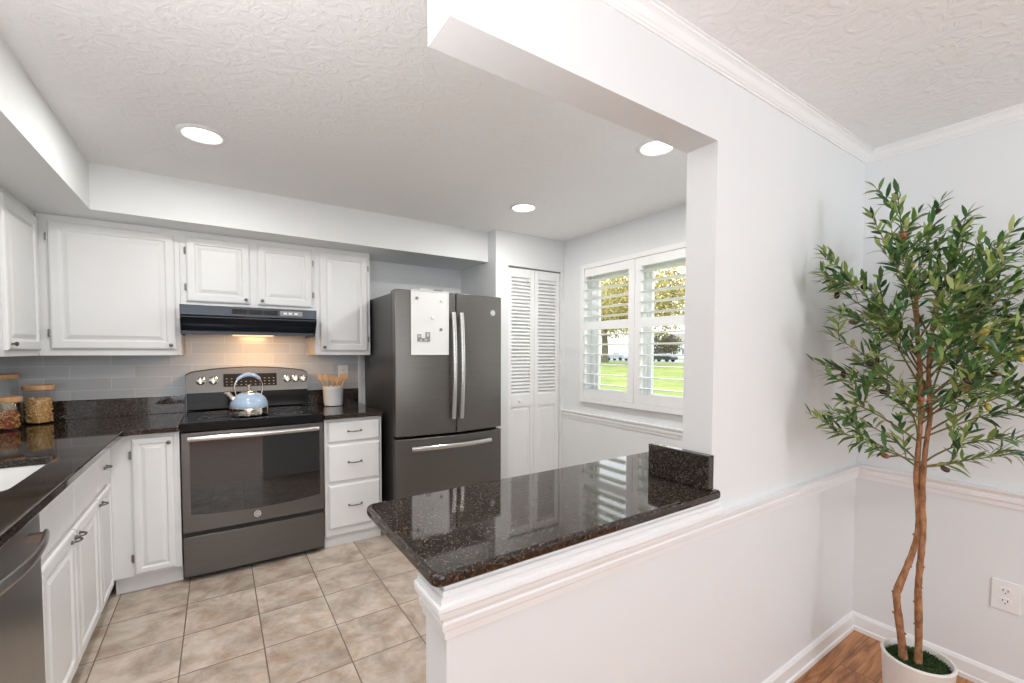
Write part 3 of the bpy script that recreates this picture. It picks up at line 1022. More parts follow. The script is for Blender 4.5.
dw_ = obj('storage_drawer', bowed(-W2 + 0.002, W2 - 0.002, 0.035, 0.264, 0.002, 0.006, 0.034), M['slate'], rg, smooth=30, bevel=0.002)
obj('drawer_gap', boxes((-W2 + 0.004, W2 - 0.004, 0.010, 0.034, 0.265, 0.290)), M['dark'], rg)
ct = obj('cooktop', boxes((-W2, W2, -0.012, 0.585, 0.874, 0.926)), M['black'], rg, bevel=0.006, seg=3)
obj('glass_surface', boxes((-W2 + 0.02, W2 - 0.02, 0.02, 0.575, 0.9262, 0.9275)), M['blackglass'], ct)
for bx, by, br in ((-0.19, 0.15, 0.105), (-0.19, 0.42, 0.08), (0.19, 0.15, 0.08), (0.19, 0.42, 0.105)):
    bm = B()
    lathe(bm, [(br, 0.9276), (br + 0.0025, 0.9276), (br + 0.0025, 0.9279), (br, 0.9279)], 48, bx, by, closed=True)
    lathe(bm, [(br * 0.55, 0.9276), (br * 0.55 + 0.002, 0.9276), (br * 0.55 + 0.002, 0.9279), (br * 0.55, 0.9279)], 48, bx, by, closed=True)
    obj('burner_ring', bm, M['grey'], ct)
# backguard: black riser below, arched slate console above
obj('riser', extrude_yz([(0.580, 0.9285), (0.568, 0.934), (0.569, 0.975), (0.570, 1.048), (0.640, 1.048), (0.640, 0.9275)], -W2 + 0.006, W2 - 0.006), M['black'], rg, bevel=0.003)
cg = B()
n = 24
fr_, bk_ = [], []
for i in range(n + 1):
    s = -1 + 2 * i / n
    x = s * (W2 - 0.001)
    zt = 1.224 - 0.036 * s * s
    if abs(s) > 0.97:
        zt -= 0.012
    fr_.append((cg.verts.new((x, 0.566, 1.049)), cg.verts.new((x, 0.586, zt - 0.006)), cg.verts.new((x, 0.592, zt))))
    bk_.append((cg.verts.new((x, 0.640, 1.049)), cg.verts.new((x, 0.640, zt))))
for i in range(n):
    a, b_ = fr_[i], fr_[i + 1]
    c, d = bk_[i], bk_[i + 1]
    cg.faces.new((a[0], b_[0], b_[1], a[1]))
    cg.faces.new((a[1], b_[1], b_[2], a[2]))
    cg.faces.new((a[2], b_[2], d[1], c[1]))
    cg.faces.new((c[0], c[1], d[1], d[0]))
    cg.faces.new((a[0], c[0], d[0], b_[0]))
for i in (0, n):
    cg.faces.new((fr_[i][0], fr_[i][1], fr_[i][2], bk_[i][1], bk_[i][0]))
cons = obj('console', cg, M['slate'], rg, smooth=30)
def on_console(z):
    return 0.566 + (z - 1.049) / 0.16 * 0.020
dp = B()
vs = []
for x, z in ((-0.165, 1.085), (0.165, 1.085), (0.165, 1.175), (-0.165, 1.175)):
    vs.append((x, z))
f_ = [dp.verts.new((x, on_console(z) - 0.003, z)) for x, z in vs]
g_ = [dp.verts.new((x, on_console(z) + 0.004, z)) for x, z in vs]
dp.faces.new(f_)
dp.faces.new(g_[::-1])
for k in range(4):
    dp.faces.new((f_[k], g_[k], g_[(k + 1) % 4], f_[(k + 1) % 4]))
mk = dp
for r_ in range(3):
    for c_ in range(11):
        if 3 < c_ < 7 and r_ > 1:
            continue
        x = -0.145 + c_ * 0.029
        z = 1.098 + r_ * 0.021
        box(mk, x - 0.0045, x + 0.0045, on_console(z) - 0.0034, on_console(z) - 0.0028, z - 0.0014, z + 0.0014, 1)
obj('display_panel', dp, [M['display'], M['print']], cons)
for kx in (-0.295, -0.222, 0.235, 0.290, 0.342):
    k = B()
    r = 0.0235
    lathe(k, [(0, 0), (r + 0.004, 0), (r + 0.004, 0.004), (r, 0.006), (r * 0.9, 0.020), (r * 0.5, 0.024), (0, 0.024)], 24)
    box(k, -0.0045, 0.0045, -r * 0.9, r * 0.9, 0.018, 0.034)
    ko = obj('knob', k, M['chrome'], cons, smooth=40, loc=(kx, on_console(1.13) - 0.0005, 1.130))
    ko.rotation_euler = (radians(83), 0, 0)

# ------------------------------------------------------------------ range hood
HX = (SX0 + SX1) / 2
hd = thing('range_hood', 'slim black under-cabinet range hood with glowing lamp over the range', 'range hood', (HX, YB - 0.01, 0))
HW = 0.379
hb = extrude_yz([(0, 1.616), (-0.462, 1.616), (-0.462, 1.556), (-0.452, 1.548), (-0.452, 1.542), (-0.400, 1.506), (-0.352, 1.456), (-0.010, 1.456), (0, 1.456)], -HW + 0.004, HW - 0.004)
body = obj('hood_body', hb, M['hood'], hd, bevel=0.0015)
for s in (-1, 1):
    x0, x1 = sorted((s * HW, s * (HW - 0.004)))
    obj('end_cap', extrude_yz([(0, 1.616), (-0.462, 1.616), (-0.462, 1.532), (-0.402, 1.440), (0, 1.433)], x0, x1), M['hood'], hd)
lip = extrude_yz([(-0.386, 1.441), (-0.401, 1.441), (-0.403, 1.460), (-0.388, 1.466), (-0.364, 1.466), (-0.364, 1.462)], -HW + 0.004, HW - 0.004)
obj('front_lip', lip, M['hood'], hd)
for k in range(3):
    x0 = -0.115 + k * 0.088
    g = B()
    box(g, x0, x0 + 0.082, -0.4636, -0.461, 1.570, 1.602)
    for q in range(5):
        box(g, x0 + 0.003, x0 + 0.079, -0.4656, -0.4636, 1.573 + q * 0.006, 1.5755 + q * 0.006)
    obj('vent_grille', g, M['dark'], hd)
cp = obj('control_panel', boxes((0.155, 0.290, -0.4645, -0.461, 1.570, 1.602)), M['grey'], hd, bevel=0.001)
for x in (0.185, 0.215, 0.25):
    obj('switch', boxes((x - 0.010, x + 0.010, -0.467, -0.4645, 1.580, 1.592)), M['plastic'], cp)
obj('light_lens', boxes((-0.11, 0.13, -0.350, -0.20, 1.438, 1.4558)), M['hoodlamp'], hd, bevel=0.004)
obj('grease_filter', boxes((-0.34, -0.13, -0.33, -0.05, 1.448, 1.4558)), M['grey'], hd)
obj('grease_filter', boxes((0.15, 0.34, -0.33, -0.05, 1.448, 1.4558)), M['grey'], hd)
area('hood_lamp_light', (HX + 0.04, YB - 0.285, 1.4365), (0, 0.35, -1), 0.16, 0.06, 4.3, (1.0, 0.54, 0.22))

# ------------------------------------------------------------------ refrigerator
FX0, FX1 = 1.012, 1.872
FW = FX1 - FX0
fg = thing('refrigerator', 'large slate grey french door refrigerator beside the closet', 'refrigerator', (FX0, 2.955, 0))
obj('fridge_body', boxes((0.003, FW - 0.003, 0.075, 0.765, 0.05, 1.745), (0.06, FW - 0.06, 0.12, 0.70, 0.0, 0.05)), M['slate_side'], fg, bevel=0.004)
obj('gasket', boxes((0.012, FW - 0.012, 0.064, 0.0755, 0.08, 1.735)), M['dark'], fg)
def fridge_front(x):
    s = (x / FW) * 2 - 1
    return 0.005 - 0.048 * (1 - s * s)
def curved_door(x0, x1, z0, z1, n=10):
    bm = B()
    cols = []
    for i in range(n + 1):
        x = x0 + (x1 - x0) * i / n
        yf = fridge_front(x)
        cols.append([bm.verts.new(p) for p in ((x, yf, z0), (x, yf, z1), (x, 0.064, z1), (x, 0.064, z0))])
    for a, b_ in zip(cols, cols[1:]):
        for k in range(4):
            bm.faces.new((a[k], b_[k], b_[(k + 1) % 4], a[(k + 1) % 4]))
    bm.faces.new(cols[0])
    bm.faces.new(cols[-1][::-1])
    return bm
xs_ = FW * 0.512
dl = obj('door', curved_door(0.0, xs_ - 0.004, 0.742, 1.762), M['slate'], fg, smooth=30, bevel=0.004)
drr = obj('door', curved_door(xs_ + 0.004, FW, 0.742, 1.762), M['slate'], fg, smooth=30, bevel=0.004)
fz = obj('freezer_drawer', curved_door(0.0, FW, 0.085, 0.722), M['slate'], fg, smooth=30, bevel=0.004)
obj('base_grille', boxes((0.02, FW - 0.02, 0.05, 0.12, 0.005, 0.075)), M['dark'], fg)
for s, par in ((-1, dl), (1, drr)):
    x = xs_ + s * 0.032
    pts = []
    for k in range(15):
        q = -1 + k / 7
        pts.append((x, fridge_front(x) - 0.030 - 0.022 * (1 - q * q), 1.233 + q * 0.385))
    bm = B()
    tube(bm, pts, 0.0165, 12, flat=(0.60, 1.0))
    for q in (-1, 1):
        zz = 1.233 + q * 0.366
        box(bm, x - 0.010, x + 0.010, fridge_front(x) - 0.034, fridge_front(x) + 0.003, zz - 0.014, zz + 0.014)
    obj('door_handle', bm, M['steel'], par, smooth=45)
bm = B()
pts = []
for k in range(17):
    q = -1 + k / 8
    x = FW * 0.485 + q * 0.318
    pts.append((x, fridge_front(x) - 0.030 - 0.010 * (1 - q * q), 0.655))
tube(bm, pts, 0.0175, 12, flat=(0.6, 1.0))
for q in (-1, 1):
    x = FW * 0.485 + q * 0.300
    box(bm, x - 0.013, x + 0.013, fridge_front(x) - 0.034, fridge_front(x) + 0.003, 0.645, 0.665)
obj('drawer_handle', bm, M['steel'], fz, smooth=45)
bx_ = FW * 0.895
badge(drr, bx_, fridge_front(bx_) - 0.001, 1.635, 0.021, M['steel'], M['board'])
for x0, x1 in ((0.02, 0.10), (FW - 0.10, FW - 0.02)):
    obj('hinge_cover', boxes((x0, x1, 0.03, 0.15, 1.7455, 1.768)), M['slate_side'], fg, bevel=0.004)

# whiteboard held on the left fridge door, following its slight turn
def fr_world(x):
    return 2.955 + fridge_front(x)
wx0, wx1 = 0.112, 0.362
ang = math.atan2(fridge_front(wx1) - fridge_front(wx0), wx1 - wx0)
xm_ = (wx0 + wx1) / 2
wb = thing('whiteboard', 'small magnetic whiteboard on the left fridge door', 'whiteboard', (FX0 + xm_, fr_world(xm_) - 0.003, 1.32), ang)
hw_ = (wx1 - wx0) / 2 + 0.004
obj('board', boxes((-hw_, hw_, -0.014, -0.001, 0, 0.435)), M['board'], wb)
obj('frame', boxes((-hw_ - 0.008, -hw_, -0.017, -0.0005, -0.008, 0.443), (hw_, hw_ + 0.008, -0.017, -0.0005, -0.008, 0.443), (-hw_, hw_, -0.017, -0.0005, -0.008, 0), (-hw_, hw_, -0.017, -0.0005, 0.435, 0.443)), M['plastic'], wb, bevel=0.002)
for x in (-0.045, 0.06):
    obj('clip', boxes((x - 0.03, x + 0.03, -0.022, -0.0005, 0.4435, 0.452)), M['grey'] if x > 0 else M['plastic'], wb)
def on_board(x, z, d=0.0145):
    v = Matrix.Rotation(ang, 3, 'Z') @ Vector((x, -d, z))
    return (wb.location.x + v.x, wb.location.y + v.y, wb.location.z + v.z)
for x, z, m, r, lab in ((-0.095, 0.385, 'grey', 0.011, 'round grey magnet in the top left of the whiteboard'),
                        (0.085, 0.375, 'crock', 0.011, 'round pale grey magnet in the top right of the whiteboard'),
                        (0.018, 0.255, 'plastic', 0.014, 'round white magnet in the middle of the whiteboard'),
                        (0.078, 0.172, 'grey', 0.011, 'round dark magnet low on the right of the whiteboard')):
    b1 = B()
    lathe(b1, [(0, 0), (r, 0), (r, 0.004), (r * 0.8, 0.007), (0, 0.0075)], 20)
    o = obj('magnet', b1, M[m], None, smooth=40, loc=on_board(x, z))
    o.rotation_euler = (pi / 2, 0, ang)
    tag(o, lab, 'magnet', 'magnets on the whiteboard')
pm = B()
box(pm, -0.045, 0.045, -0.0025, 0, 0.0, 0.024)
box(pm, -0.045, -0.018, -0.0025, 0, 0.024, 0.052)
box(pm, 0.012, 0.045, -0.0025, 0, 0.024, 0.066)
o = obj('magnet', pm, M['grey'], None, loc=on_board(-0.048, 0.085))
o.rotation_euler = (0, 0, ang)
tag(o, 'flat dark picture magnet with a stepped outline low on the left of the whiteboard', 'magnet')
sp_ = B()
for a, b_, c, d in ((-0.038, -0.026, 0.030, 0.044), (0.022, 0.036, 0.036, 0.058), (-0.03, -0.012, 0.006, 0.014), (0.006, 0.022, 0.008, 0.018)):
    box(sp_, a, b_, -0.0032, -0.0024, c, d)
obj('pale_marks', sp_, M['print'], o)

# ------------------------------------------------------------------ dishwasher
dwt = thing('dishwasher', 'stainless dishwasher under the left counter, cut off by the picture edge', 'dishwasher', (-0.462, 1.315, 0), pi / 2)
obj('washer_body', boxes((0.003, 0.595, 0.03, 0.60, 0.10, 0.878)), M['grey'], dwt)
ddo = obj('door', boxes((0.003, 0.595, 0.0, 0.0295, 0.105, 0.876)), M['dwsteel'], dwt, bevel=0.004)
bm = B()
pts = []
for k in range(17):
    q = -1 + k / 8
    pts.append((0.299 + q * 0.205, -0.034 - 0.022 * (1 - q * q), 0.800))
tube(bm, pts, 0.016, 12, flat=(0.45, 1.0))
for q in (-1, 1):
    box(bm, 0.299 + q * 0.188 - 0.012, 0.299 + q * 0.188 + 0.012, -0.036, 0.001, 0.790, 0.810)
obj('door_handle', bm, M['dwsteel'], ddo, smooth=45)
obj('toe_kick', boxes((0.003, 0.595, 0.06, 0.55, 0, 0.0995)), M['dark'], dwt)

# ------------------------------------------------------------------ kettle
kt = thing('kettle', 'pale blue enamel whistling kettle with chrome base on the range', 'kettle', (0.163, 3.275, 0.928), radians(12))
bm = B()
lathe(bm, [(0, 0.0), (0.098, 0.0), (0.110, 0.006), (0.113, 0.016), (0.110, 0.050), (0.106, 0.054), (0, 0.054)], 40)
obj('chrome_base', bm, M['chrome'], kt, smooth=35)
bm = B()
lathe(bm, [(0.1055, 0.054), (0.1075, 0.062), (0.104, 0.082), (0.094, 0.105), (0.076, 0.126), (0.052, 0.140), (0.038, 0.144), (0.038, 0.140), (0, 0.140)], 40)
obj('kettle_body', bm, M['kettle'], kt, smooth=50)
bm = B()
lathe(bm, [(0, 0.1405), (0.046, 0.1445), (0.044, 0.149), (0.028, 0.155), (0.010, 0.158), (0.005, 0.164), (0.005, 0.172), (0.011, 0.178), (0.012, 0.186), (0.007, 0.193), (0, 0.194)], 28)
obj('lid', bm, M['chrome'], kt, smooth=50)
bm = B()
tube(bm, [(-0.075, 0, 0.092), (-0.093, 0, 0.110), (-0.108, 0, 0.130), (-0.116, 0, 0.142)], [0.021, 0.017, 0.014, 0.0145], 14)
tube(bm, [(-0.112, 0, 0.134), (-0.124, 0, 0.153), (-0.127, 0, 0.157)], [0.018, 0.019, 0.010], 14)
obj('spout', bm, M['chrome'], kt, smooth=40)
bm = B()
pts = []
for k in range(13):
    a = radians(200 - 220 * k / 12)
    pts.append((0.082 * cos(a), 0, 0.175 + 0.082 * sin(a)))
tube(bm, [(-0.070, 0, 0.120)] + pts + [(0.070, 0, 0.120)], 0.0042, 8)
hnd = obj('handle', bm, M['chrome'], kt, smooth=40)
bm = B()
pts = []
for k in range(9):
    a = radians(140 - 100 * k / 8)
    pts.append((0.083 * cos(a), 0, 0.175 + 0.083 * sin(a)))
tube(bm, pts, [0.009, 0.011, 0.012, 0.013, 0.013, 0.013, 0.012, 0.011, 0.009], 12)
obj('grip', bm, M['kettle'], hnd, smooth=50)

# ------------------------------------------------------------------ utensil crock
cr = (0.742, 3.610, ZT + 0.0003)
bm = B()
lathe(bm, [(0, 0.0), (0.058, 0.0), (0.066, 0.005), (0.070, 0.03), (0.074, 0.124), (0.077, 0.130), (0.077, 0.148), (0.074, 0.151), (0.071, 0.148), (0.068, 0.12), (0.063, 0.02), (0, 0.015)], 36)
ck = obj('utensil_crock', bm, M['crock'], None, smooth=35, loc=cr)
tag(ck, 'white stoneware crock on the short worktop right of the range', 'crock')
def spoon(dx, dy, az, tilt, L, head, label, slot=False):
    t = thing('wooden_spoon' if head != 'spatula' else 'wooden_spatula', label, 'utensil', (cr[0] + dx, cr[1] + dy, cr[2] + 0.02), az, 'wooden utensils in the crock')
    bm = B()
    d = Vector((sin(tilt), 0, cos(tilt)))
    pts = [d * (L * k / 5) for k in range(6)]
    tube(bm, pts, [0.004, 0.0045, 0.005, 0.005, 0.0055, 0.006], 8)
    obj('handle', bm, M['utensil'], t, smooth=40)
    bm = B()
    if head == 'spoon':
        hw, hl, ht = 0.021, 0.060, 0.006
    else:
        hw, hl, ht = 0.022, 0.050, 0.003
    n = 18
    side = Vector((cos(tilt), 0, -sin(tilt)))
    yv = Vector((0, 1, 0))
    c0 = d * (L - 0.006)
    rings = []
    for k in range(9):
        s = k / 8
        if head == 'spoon':
            w = hw * math.sqrt(max(0, 1 - (2 * s - 1) ** 2)) if 0 < k < 8 else 0.003
            w = max(w, 0.003)
        else:
            w = 0.005 + (hw - 0.005) * min(1, s * 2.2)
        c = c0 + d * (hl * s)
        bowl = -0.004 * sin(pi * s) if head == 'spoon' else 0
        rr = []
        for q in range(10):
            an = 2 * pi * q / 10
            rr.append(bm.verts.new(c + side * (w * cos(an)) + yv * (ht * 0.5 * sin(an) + bowl)))
        rings.append(rr)
    for a, b_ in zip(rings, rings[1:]):
        for k in range(10):
            bm.faces.new((a[k], a[(k + 1) % 10], b_[(k + 1) % 10], b_[k]))
    bm.faces.new(rings[0][::-1])
    bm.faces.new(rings[-1])
    obj('bowl' if head == 'spoon' else 'blade', bm, M['utensil'], t, smooth=45)
spoon(-0.018, 0.0, pi, radians(19), 0.190, 'spoon', 'wooden spoon leaning farthest left in the white crock')
spoon(-0.020, -0.020, pi, radians(9), 0.178, 'spoon', 'wooden spoon second from the left in the white crock')
spoon(0.000, 0.020, 0, radians(1), 0.165, 'spatula', 'flat wooden spatula upright in the middle of the white crock')
spoon(0.012, -0.010, 0, radians(6), 0.155, 'spatula', 'flat wooden spatula just right of the middle of the white crock')
spoon(0.020, 0.010, 0, radians(14), 0.180, 'spoon', 'wooden spoon second from the right in the white crock')
spoon(0.015, -0.018, 0, radians(20), 0.195, 'spatula', 'thin wooden spatula leaning farthest right in the white crock')

# ------------------------------------------------------------------ outlets
def outlet(loc, rotz, label, w=0.078, h=0.118):
    t = thing('wall_outlet', label, 'outlet', loc, rotz)
    obj('cover_plate', boxes((-w / 2, w / 2, -0.006, 0, -h / 2, h / 2)), M['plastic'], t, bevel=0.002)
    for s in (-1, 1):
        r = prism(rounded_rect(-0.017, 0.017, -0.0135, 0.0135, 0.010, 4), 0, 0.0025)
        ro = obj('receptacle', r, M['plastic'], t, bevel=0.0005, loc=(0, -0.006, s * 0.020))
        ro.rotation_euler = (pi / 2, 0, 0)
        sl = boxes((-0.008, -0.0055, -0.001, 0.007, 0.0024, 0.0030), (0.005, 0.0075, -0.002, 0.007, 0.0024, 0.0030), (-0.002, 0.002, -0.010, -0.006, 0.0024, 0.0030))
        obj('slots', sl, M['dark'], ro)
    return t
outlet((XD, 0.332, 0.388), -pi / 2, 'white double outlet low on the dining wall right of the plant')
outlet((0.850, YB - 0.008, 1.165), 0, 'white outlet on the tiled backsplash behind the utensil crock')

# ------------------------------------------------------------------ storage jars
def jar(x, y, r, h, fill, fm, label, fname):
    t = thing('storage_jar', label, 'jar', (x, y, ZT + 0.0003), 0, 'glass storage jars with wooden lids')
    bm = B()
    lathe(bm, [(0, 0), (r - 0.004, 0), (r, 0.005), (r, h - 0.006), (r - 0.004, h), (r - 0.0065, h - 0.002), (r - 0.004, h - 0.010), (r - 0.004, 0.008), (0, 0.006)], 36)
    obj('jar_glass', bm, M['clear'], t, smooth=45)
    bm = B()
    lathe(bm, [(0, h + 0.0005), (r + 0.001, h + 0.0005), (r + 0.003, h + 0.004), (r + 0.003, h + 0.024), (r, h + 0.027), (0, h + 0.027)], 36)
    obj('lid', bm, M['wood_lid'], t, smooth=35)
    bm = B()
    rnd = random.Random(int(x * 1000) + int(y * 77))
    core = r - 0.022
    lathe(bm, [(0, 0.010), (core, 0.010), (core, fill - 0.01), (0, fill - 0.008)], 20)
    for k in range(520):
        a = rnd.uniform(0, 2 * pi)
        z = rnd.uniform(0.014, fill)
        rr = rnd.uniform(core - 0.002, r - 0.0125)
        if z > fill - 0.02:
            rr = (r - 0.0125) * math.sqrt(rnd.random())
        p = Vector((rr * cos(a), rr * sin(a), z))
        d = Vector((rnd.gauss(0, 1), rnd.gauss(0, 1), rnd.gauss(0, 1))).normalized() * 0.0065
        e = d.cross(Vector((rnd.gauss(0, 1), rnd.gauss(0, 1), rnd.gauss(0, 1)))).normalized() * 0.0028
        g = d.cross(e).normalized() * 0.0028
        v8 = [bm.verts.new(p + d * i + e * j + g * l) for i in (-1, 1) for j, l in ((-1, 0), (0, -1), (1, 0), (0, 1))]
        for q in range(4):
            bm.faces.new((v8[q], v8[(q + 1) % 4], v8[4 + (q + 1) % 4], v8[4 + q]))
        bm.faces.new(v8[:4])
        bm.faces.new(v8[4:])
    fo = obj(fname, bm, fm, t)
    fo['kind'] = 'stuff'
    return t
jar(-0.862, 3.625, 0.066, 0.196, 0.150, M['pasta'], 'glass jar of yellow pasta with a wooden lid, rightmost of the three jars', 'pasta')
jar(-0.946, 3.435, 0.064, 0.148, 0.100, M['mixfood'], 'low glass jar of mixed red and yellow dry food, front of the three jars', 'dry_food')
jar(-1.012, 3.620, 0.070, 0.262, 0.150, M['cereal'], 'tall glass jar of pale dry food, standing behind the low red jar', 'dry_food')

# ------------------------------------------------------------------ potted olive tree
TX, TY_ = 2.09, 0.478
tr = thing('potted_olive_tree', 'tall potted olive tree with two bare trunks in the dining corner', 'plant', (TX, TY_, 0))
bm = B()
lathe(bm, [(0, 0), (0.082, 0), (0.088, 0.004), (0.101, 0.225), (0.104, 0.236), (0.101, 0.241), (0.095, 0.241), (0.092, 0.236), (0.091, 0.19), (0, 0.19)], 48)
obj('plant_pot', bm, M['pot'], tr, smooth=35)
bm = B()
lathe(bm, [(0, 0.2205), (0.06, 0.219), (0.0905, 0.214), (0.0905, 0.195), (0, 0.195)], 32)
rnd = random.Random(3)
for k in range(1500):
    a = rnd.uniform(0, 2 * pi)
    rr = 0.086 * math.sqrt(rnd.random())
    p = Vector((rr * cos(a), rr * sin(a), 0.219 + 0.004 * rnd.random()))
    for q in range(2):
        d = Vector((rnd.gauss(0, 1), rnd.gauss(0, 1), abs(rnd.gauss(0, 0.8)))).normalized() * 0.008
        e = d.cross(Vector((rnd.gauss(0, 1), rnd.gauss(0, 1), rnd.gauss(0, 1)))).normalized() * 0.003
        bm.faces.new([bm.verts.new(v) for v in (p - e, p + d * 0.6 - e * 0.5, p + d, p + e)])
obj('moss', bm, M['moss'], tr)['kind'] = 'stuff'

# view-facing horizontal axis for the bends of the trunks
ax = Vector((cos(0.72), -sin(0.72), 0))
ay = Vector((sin(0.72), cos(0.72), 0))
def tp(a, b_, z):
    return ax * a + ay * b_ + Vector((0, 0, z))
trunkA = [p_ + ax * -0.019 for p_ in (tp(-0.018, 0.01, 0.20), tp(-0.026, 0.01, 0.27), tp(-0.040, 0.008, 0.36), tp(-0.052, 0.006, 0.44), tp(-0.052, 0.004, 0.475), tp(-0.030, 0.002, 0.55), tp(-0.010, 0, 0.62), tp(0.006, 0, 0.70), tp(0.004, 0.0, 0.78), tp(-0.006, 0, 0.88), tp(-0.004, 0, 1.0), tp(0.004, 0.006, 1.12), tp(0.000, 0.008, 1.25), tp(-0.015, 0.008, 1.40), tp(-0.030, 0.0, 1.55))]
trunkB = [p_ + ax * -0.029 for p_ in (tp(0.022, -0.012, 0.20), tp(0.022, -0.012, 0.30), tp(0.016, -0.014, 0.42), tp(0.014, -0.012, 0.50), tp(0.020, -0.010, 0.60), tp(0.024, -0.010, 0.70), tp(0.018, -0.012, 0.80), tp(0.014, -0.014, 0.90), tp(0.022, -0.012, 1.02), tp(0.034, -0.008, 1.12), tp(0.030, 0.0, 1.25), tp(0.040, 0.010, 1.40), tp(0.060, 0.012, 1.55))]
for k, (tk, r0, r1) in enumerate(((trunkA, 0.0130, 0.0060), (trunkB, 0.0122, 0.0055))):
    fine, rads = [], []
    rn = random.Random(11 + k)
    m_ = (len(tk) - 1) * 4
    for i in range(m_ + 1):
        f = i / 4
        a = min(int(f), len(tk) - 2)
        q = f - a
        p0, p1, p2, p3 = tk[max(a - 1, 0)], tk[a], tk[a + 1], tk[min(a + 2, len(tk) - 1)]
        p = 0.5 * ((2 * p1) + (p2 - p0) * q + (2 * p0 - 5 * p1 + 4 * p2 - p3) * q * q + (3 * p1 - p0 - 3 * p2 + p3) * q ** 3)
        fine.append(p)
        rads.append((r0 + (r1 - r0) * i / m_) * rn.uniform(0.90, 1.12))
    bm = B()
    tube(bm, fine, rads, 12)
    for i in range(3, int(m_ * 0.6), 3):
        a = rn.uniform(0, 2 * pi)
        d = Vector((cos(a), sin(a), 0.3)).normalized()
        tube(bm, [fine[i], fine[i] + d * rads[i] * 1.25, fine[i] + d * rads[i] * 1.45], [0.005, 0.0042, 0.002], 7)
    obj('trunk', bm, M['bark'], tr, smooth=50)

fol, brn = B(), B()
olives = []
rnd = random.Random(21)
def leaf(bm, p, d, up, L, w):
    d = d.normalized()
    s = d.cross(up)
    if s.length < 1e-3:
        s = d.cross(Vector((1, 0, 0)))
    s.normalize()
    n_ = s.cross(d).normalized()
    bend = rnd.uniform(-0.50, 0.05) * L
    prev = None
    for t, ww in ((0, 0.08), (0.22, 0.72), (0.5, 1.0), (0.78, 0.66), (1.0, 0.04)):
        c = p + d * (L * t) + n_ * (bend * t * t)
        fold = n_ * (0.12 * w * ww)
        row = (bm.verts.new(c - s * w * ww * 0.5 + fold), bm.verts.new(c), bm.verts.new(c + s * w * ww * 0.5 + fold))
        if prev:
            for j in (0, 1):
                f = bm.faces.new((prev[j], prev[j + 1], row[j + 1], row[j]))
                f.smooth = True
        prev = row

def ok(p):
    w = p + Vector((TX, TY_, 0))
    return w.x < XD - 0.035 and w.y < YPF - 0.045

def leafy(pts, r, lsp, start=0.15, fan=2):
    tube(brn, pts, [r * (1 - 0.6 * k / (len(pts) - 1)) for k in range(len(pts))], 5)
    tot = sum((b_ - a).length for a, b_ in zip(pts, pts[1:]))
    s_ = start * tot
    par = rnd.uniform(0, pi)
    while s_ < tot:
        f = s_ / tot * (len(pts) - 1)
        a = min(int(f), len(pts) - 2)
        c = pts[a].lerp(pts[a + 1], f - a)
        tdir = (pts[a + 1] - pts[a]).normalized()
        ref = Vector((0, 0, 1)) if abs(tdir.z) < 0.9 else Vector((1, 0, 0))
        u = tdir.cross(ref).normalized()
        v = tdir.cross(u)
        for sg in (0, pi):
            if rnd.random() < 0.08:
                continue
            an = par + sg + rnd.gauss(0, 0.35)
            out = u * cos(an) + v * sin(an)
            dd = tdir * rnd.uniform(0.8, 1.3) + out * rnd.uniform(0.6, 1.0) + Vector((0, 0, 0.05))
            Lf = rnd.uniform(0.050, 0.078) * (1.0 - 0.25 * s_ / tot)
            if ok(c + dd.normalized() * Lf):
                leaf(fol, c, dd, Vector((rnd.gauss(0, 0.4), rnd.gauss(0, 0.4), 1)), Lf, rnd.uniform(0.0120, 0.0165))
        par += pi / 2 + rnd.gauss(0, 0.3)
        s_ += lsp * rnd.uniform(0.8, 1.25)
    dd = (pts[-1] - pts[-2])
    for q in range(fan):
        d2 = dd.normalized() + Vector((rnd.gauss(0, 0.25), rnd.gauss(0, 0.25), rnd.gauss(0, 0.25)))
        if ok(pts[-1] + d2.normalized() * 0.05):
            leaf(fol, pts[-1], d2, Vector((0, 0, 1)), rnd.uniform(0.038, 0.055), 0.011)
    if rnd.random() < 0.34:
        c = pts[len(pts) // 2 + rnd.randint(0, max(0, len(pts) // 2 - 1))]
        olives.append(c + Vector((rnd.gauss(0, 0.006), rnd.gauss(0, 0.006), -0.016)))

def twig(p0, d, L, r=0.0016, lsp=0.019):
    pts = [p0.copy()]
    p = p0.copy()
    d = d.normalized()
    n = max(4, int(L / 0.022))
    wob = Vector((rnd.gauss(0, 1), rnd.gauss(0, 1), rnd.gauss(0, 0.6))) * 0.06
    for k in range(n):
        d = (d + wob + Vector((0, 0, 0.05))).normalized()
        q = p + d * (L / n)
        if not ok(q):
            break
        p = q
        pts.append(p.copy())
    if len(pts) > 2:
        leafy(pts, r, lsp)

def trunk_at(z, which):
    tk = trunkA if which == 0 else trunkB
    for a, b_ in zip(tk, tk[1:]):
        if a.z <= z <= b_.z:
            return a.lerp(b_, (z - a.z) / (b_.z - a.z))
    return tk[-1]

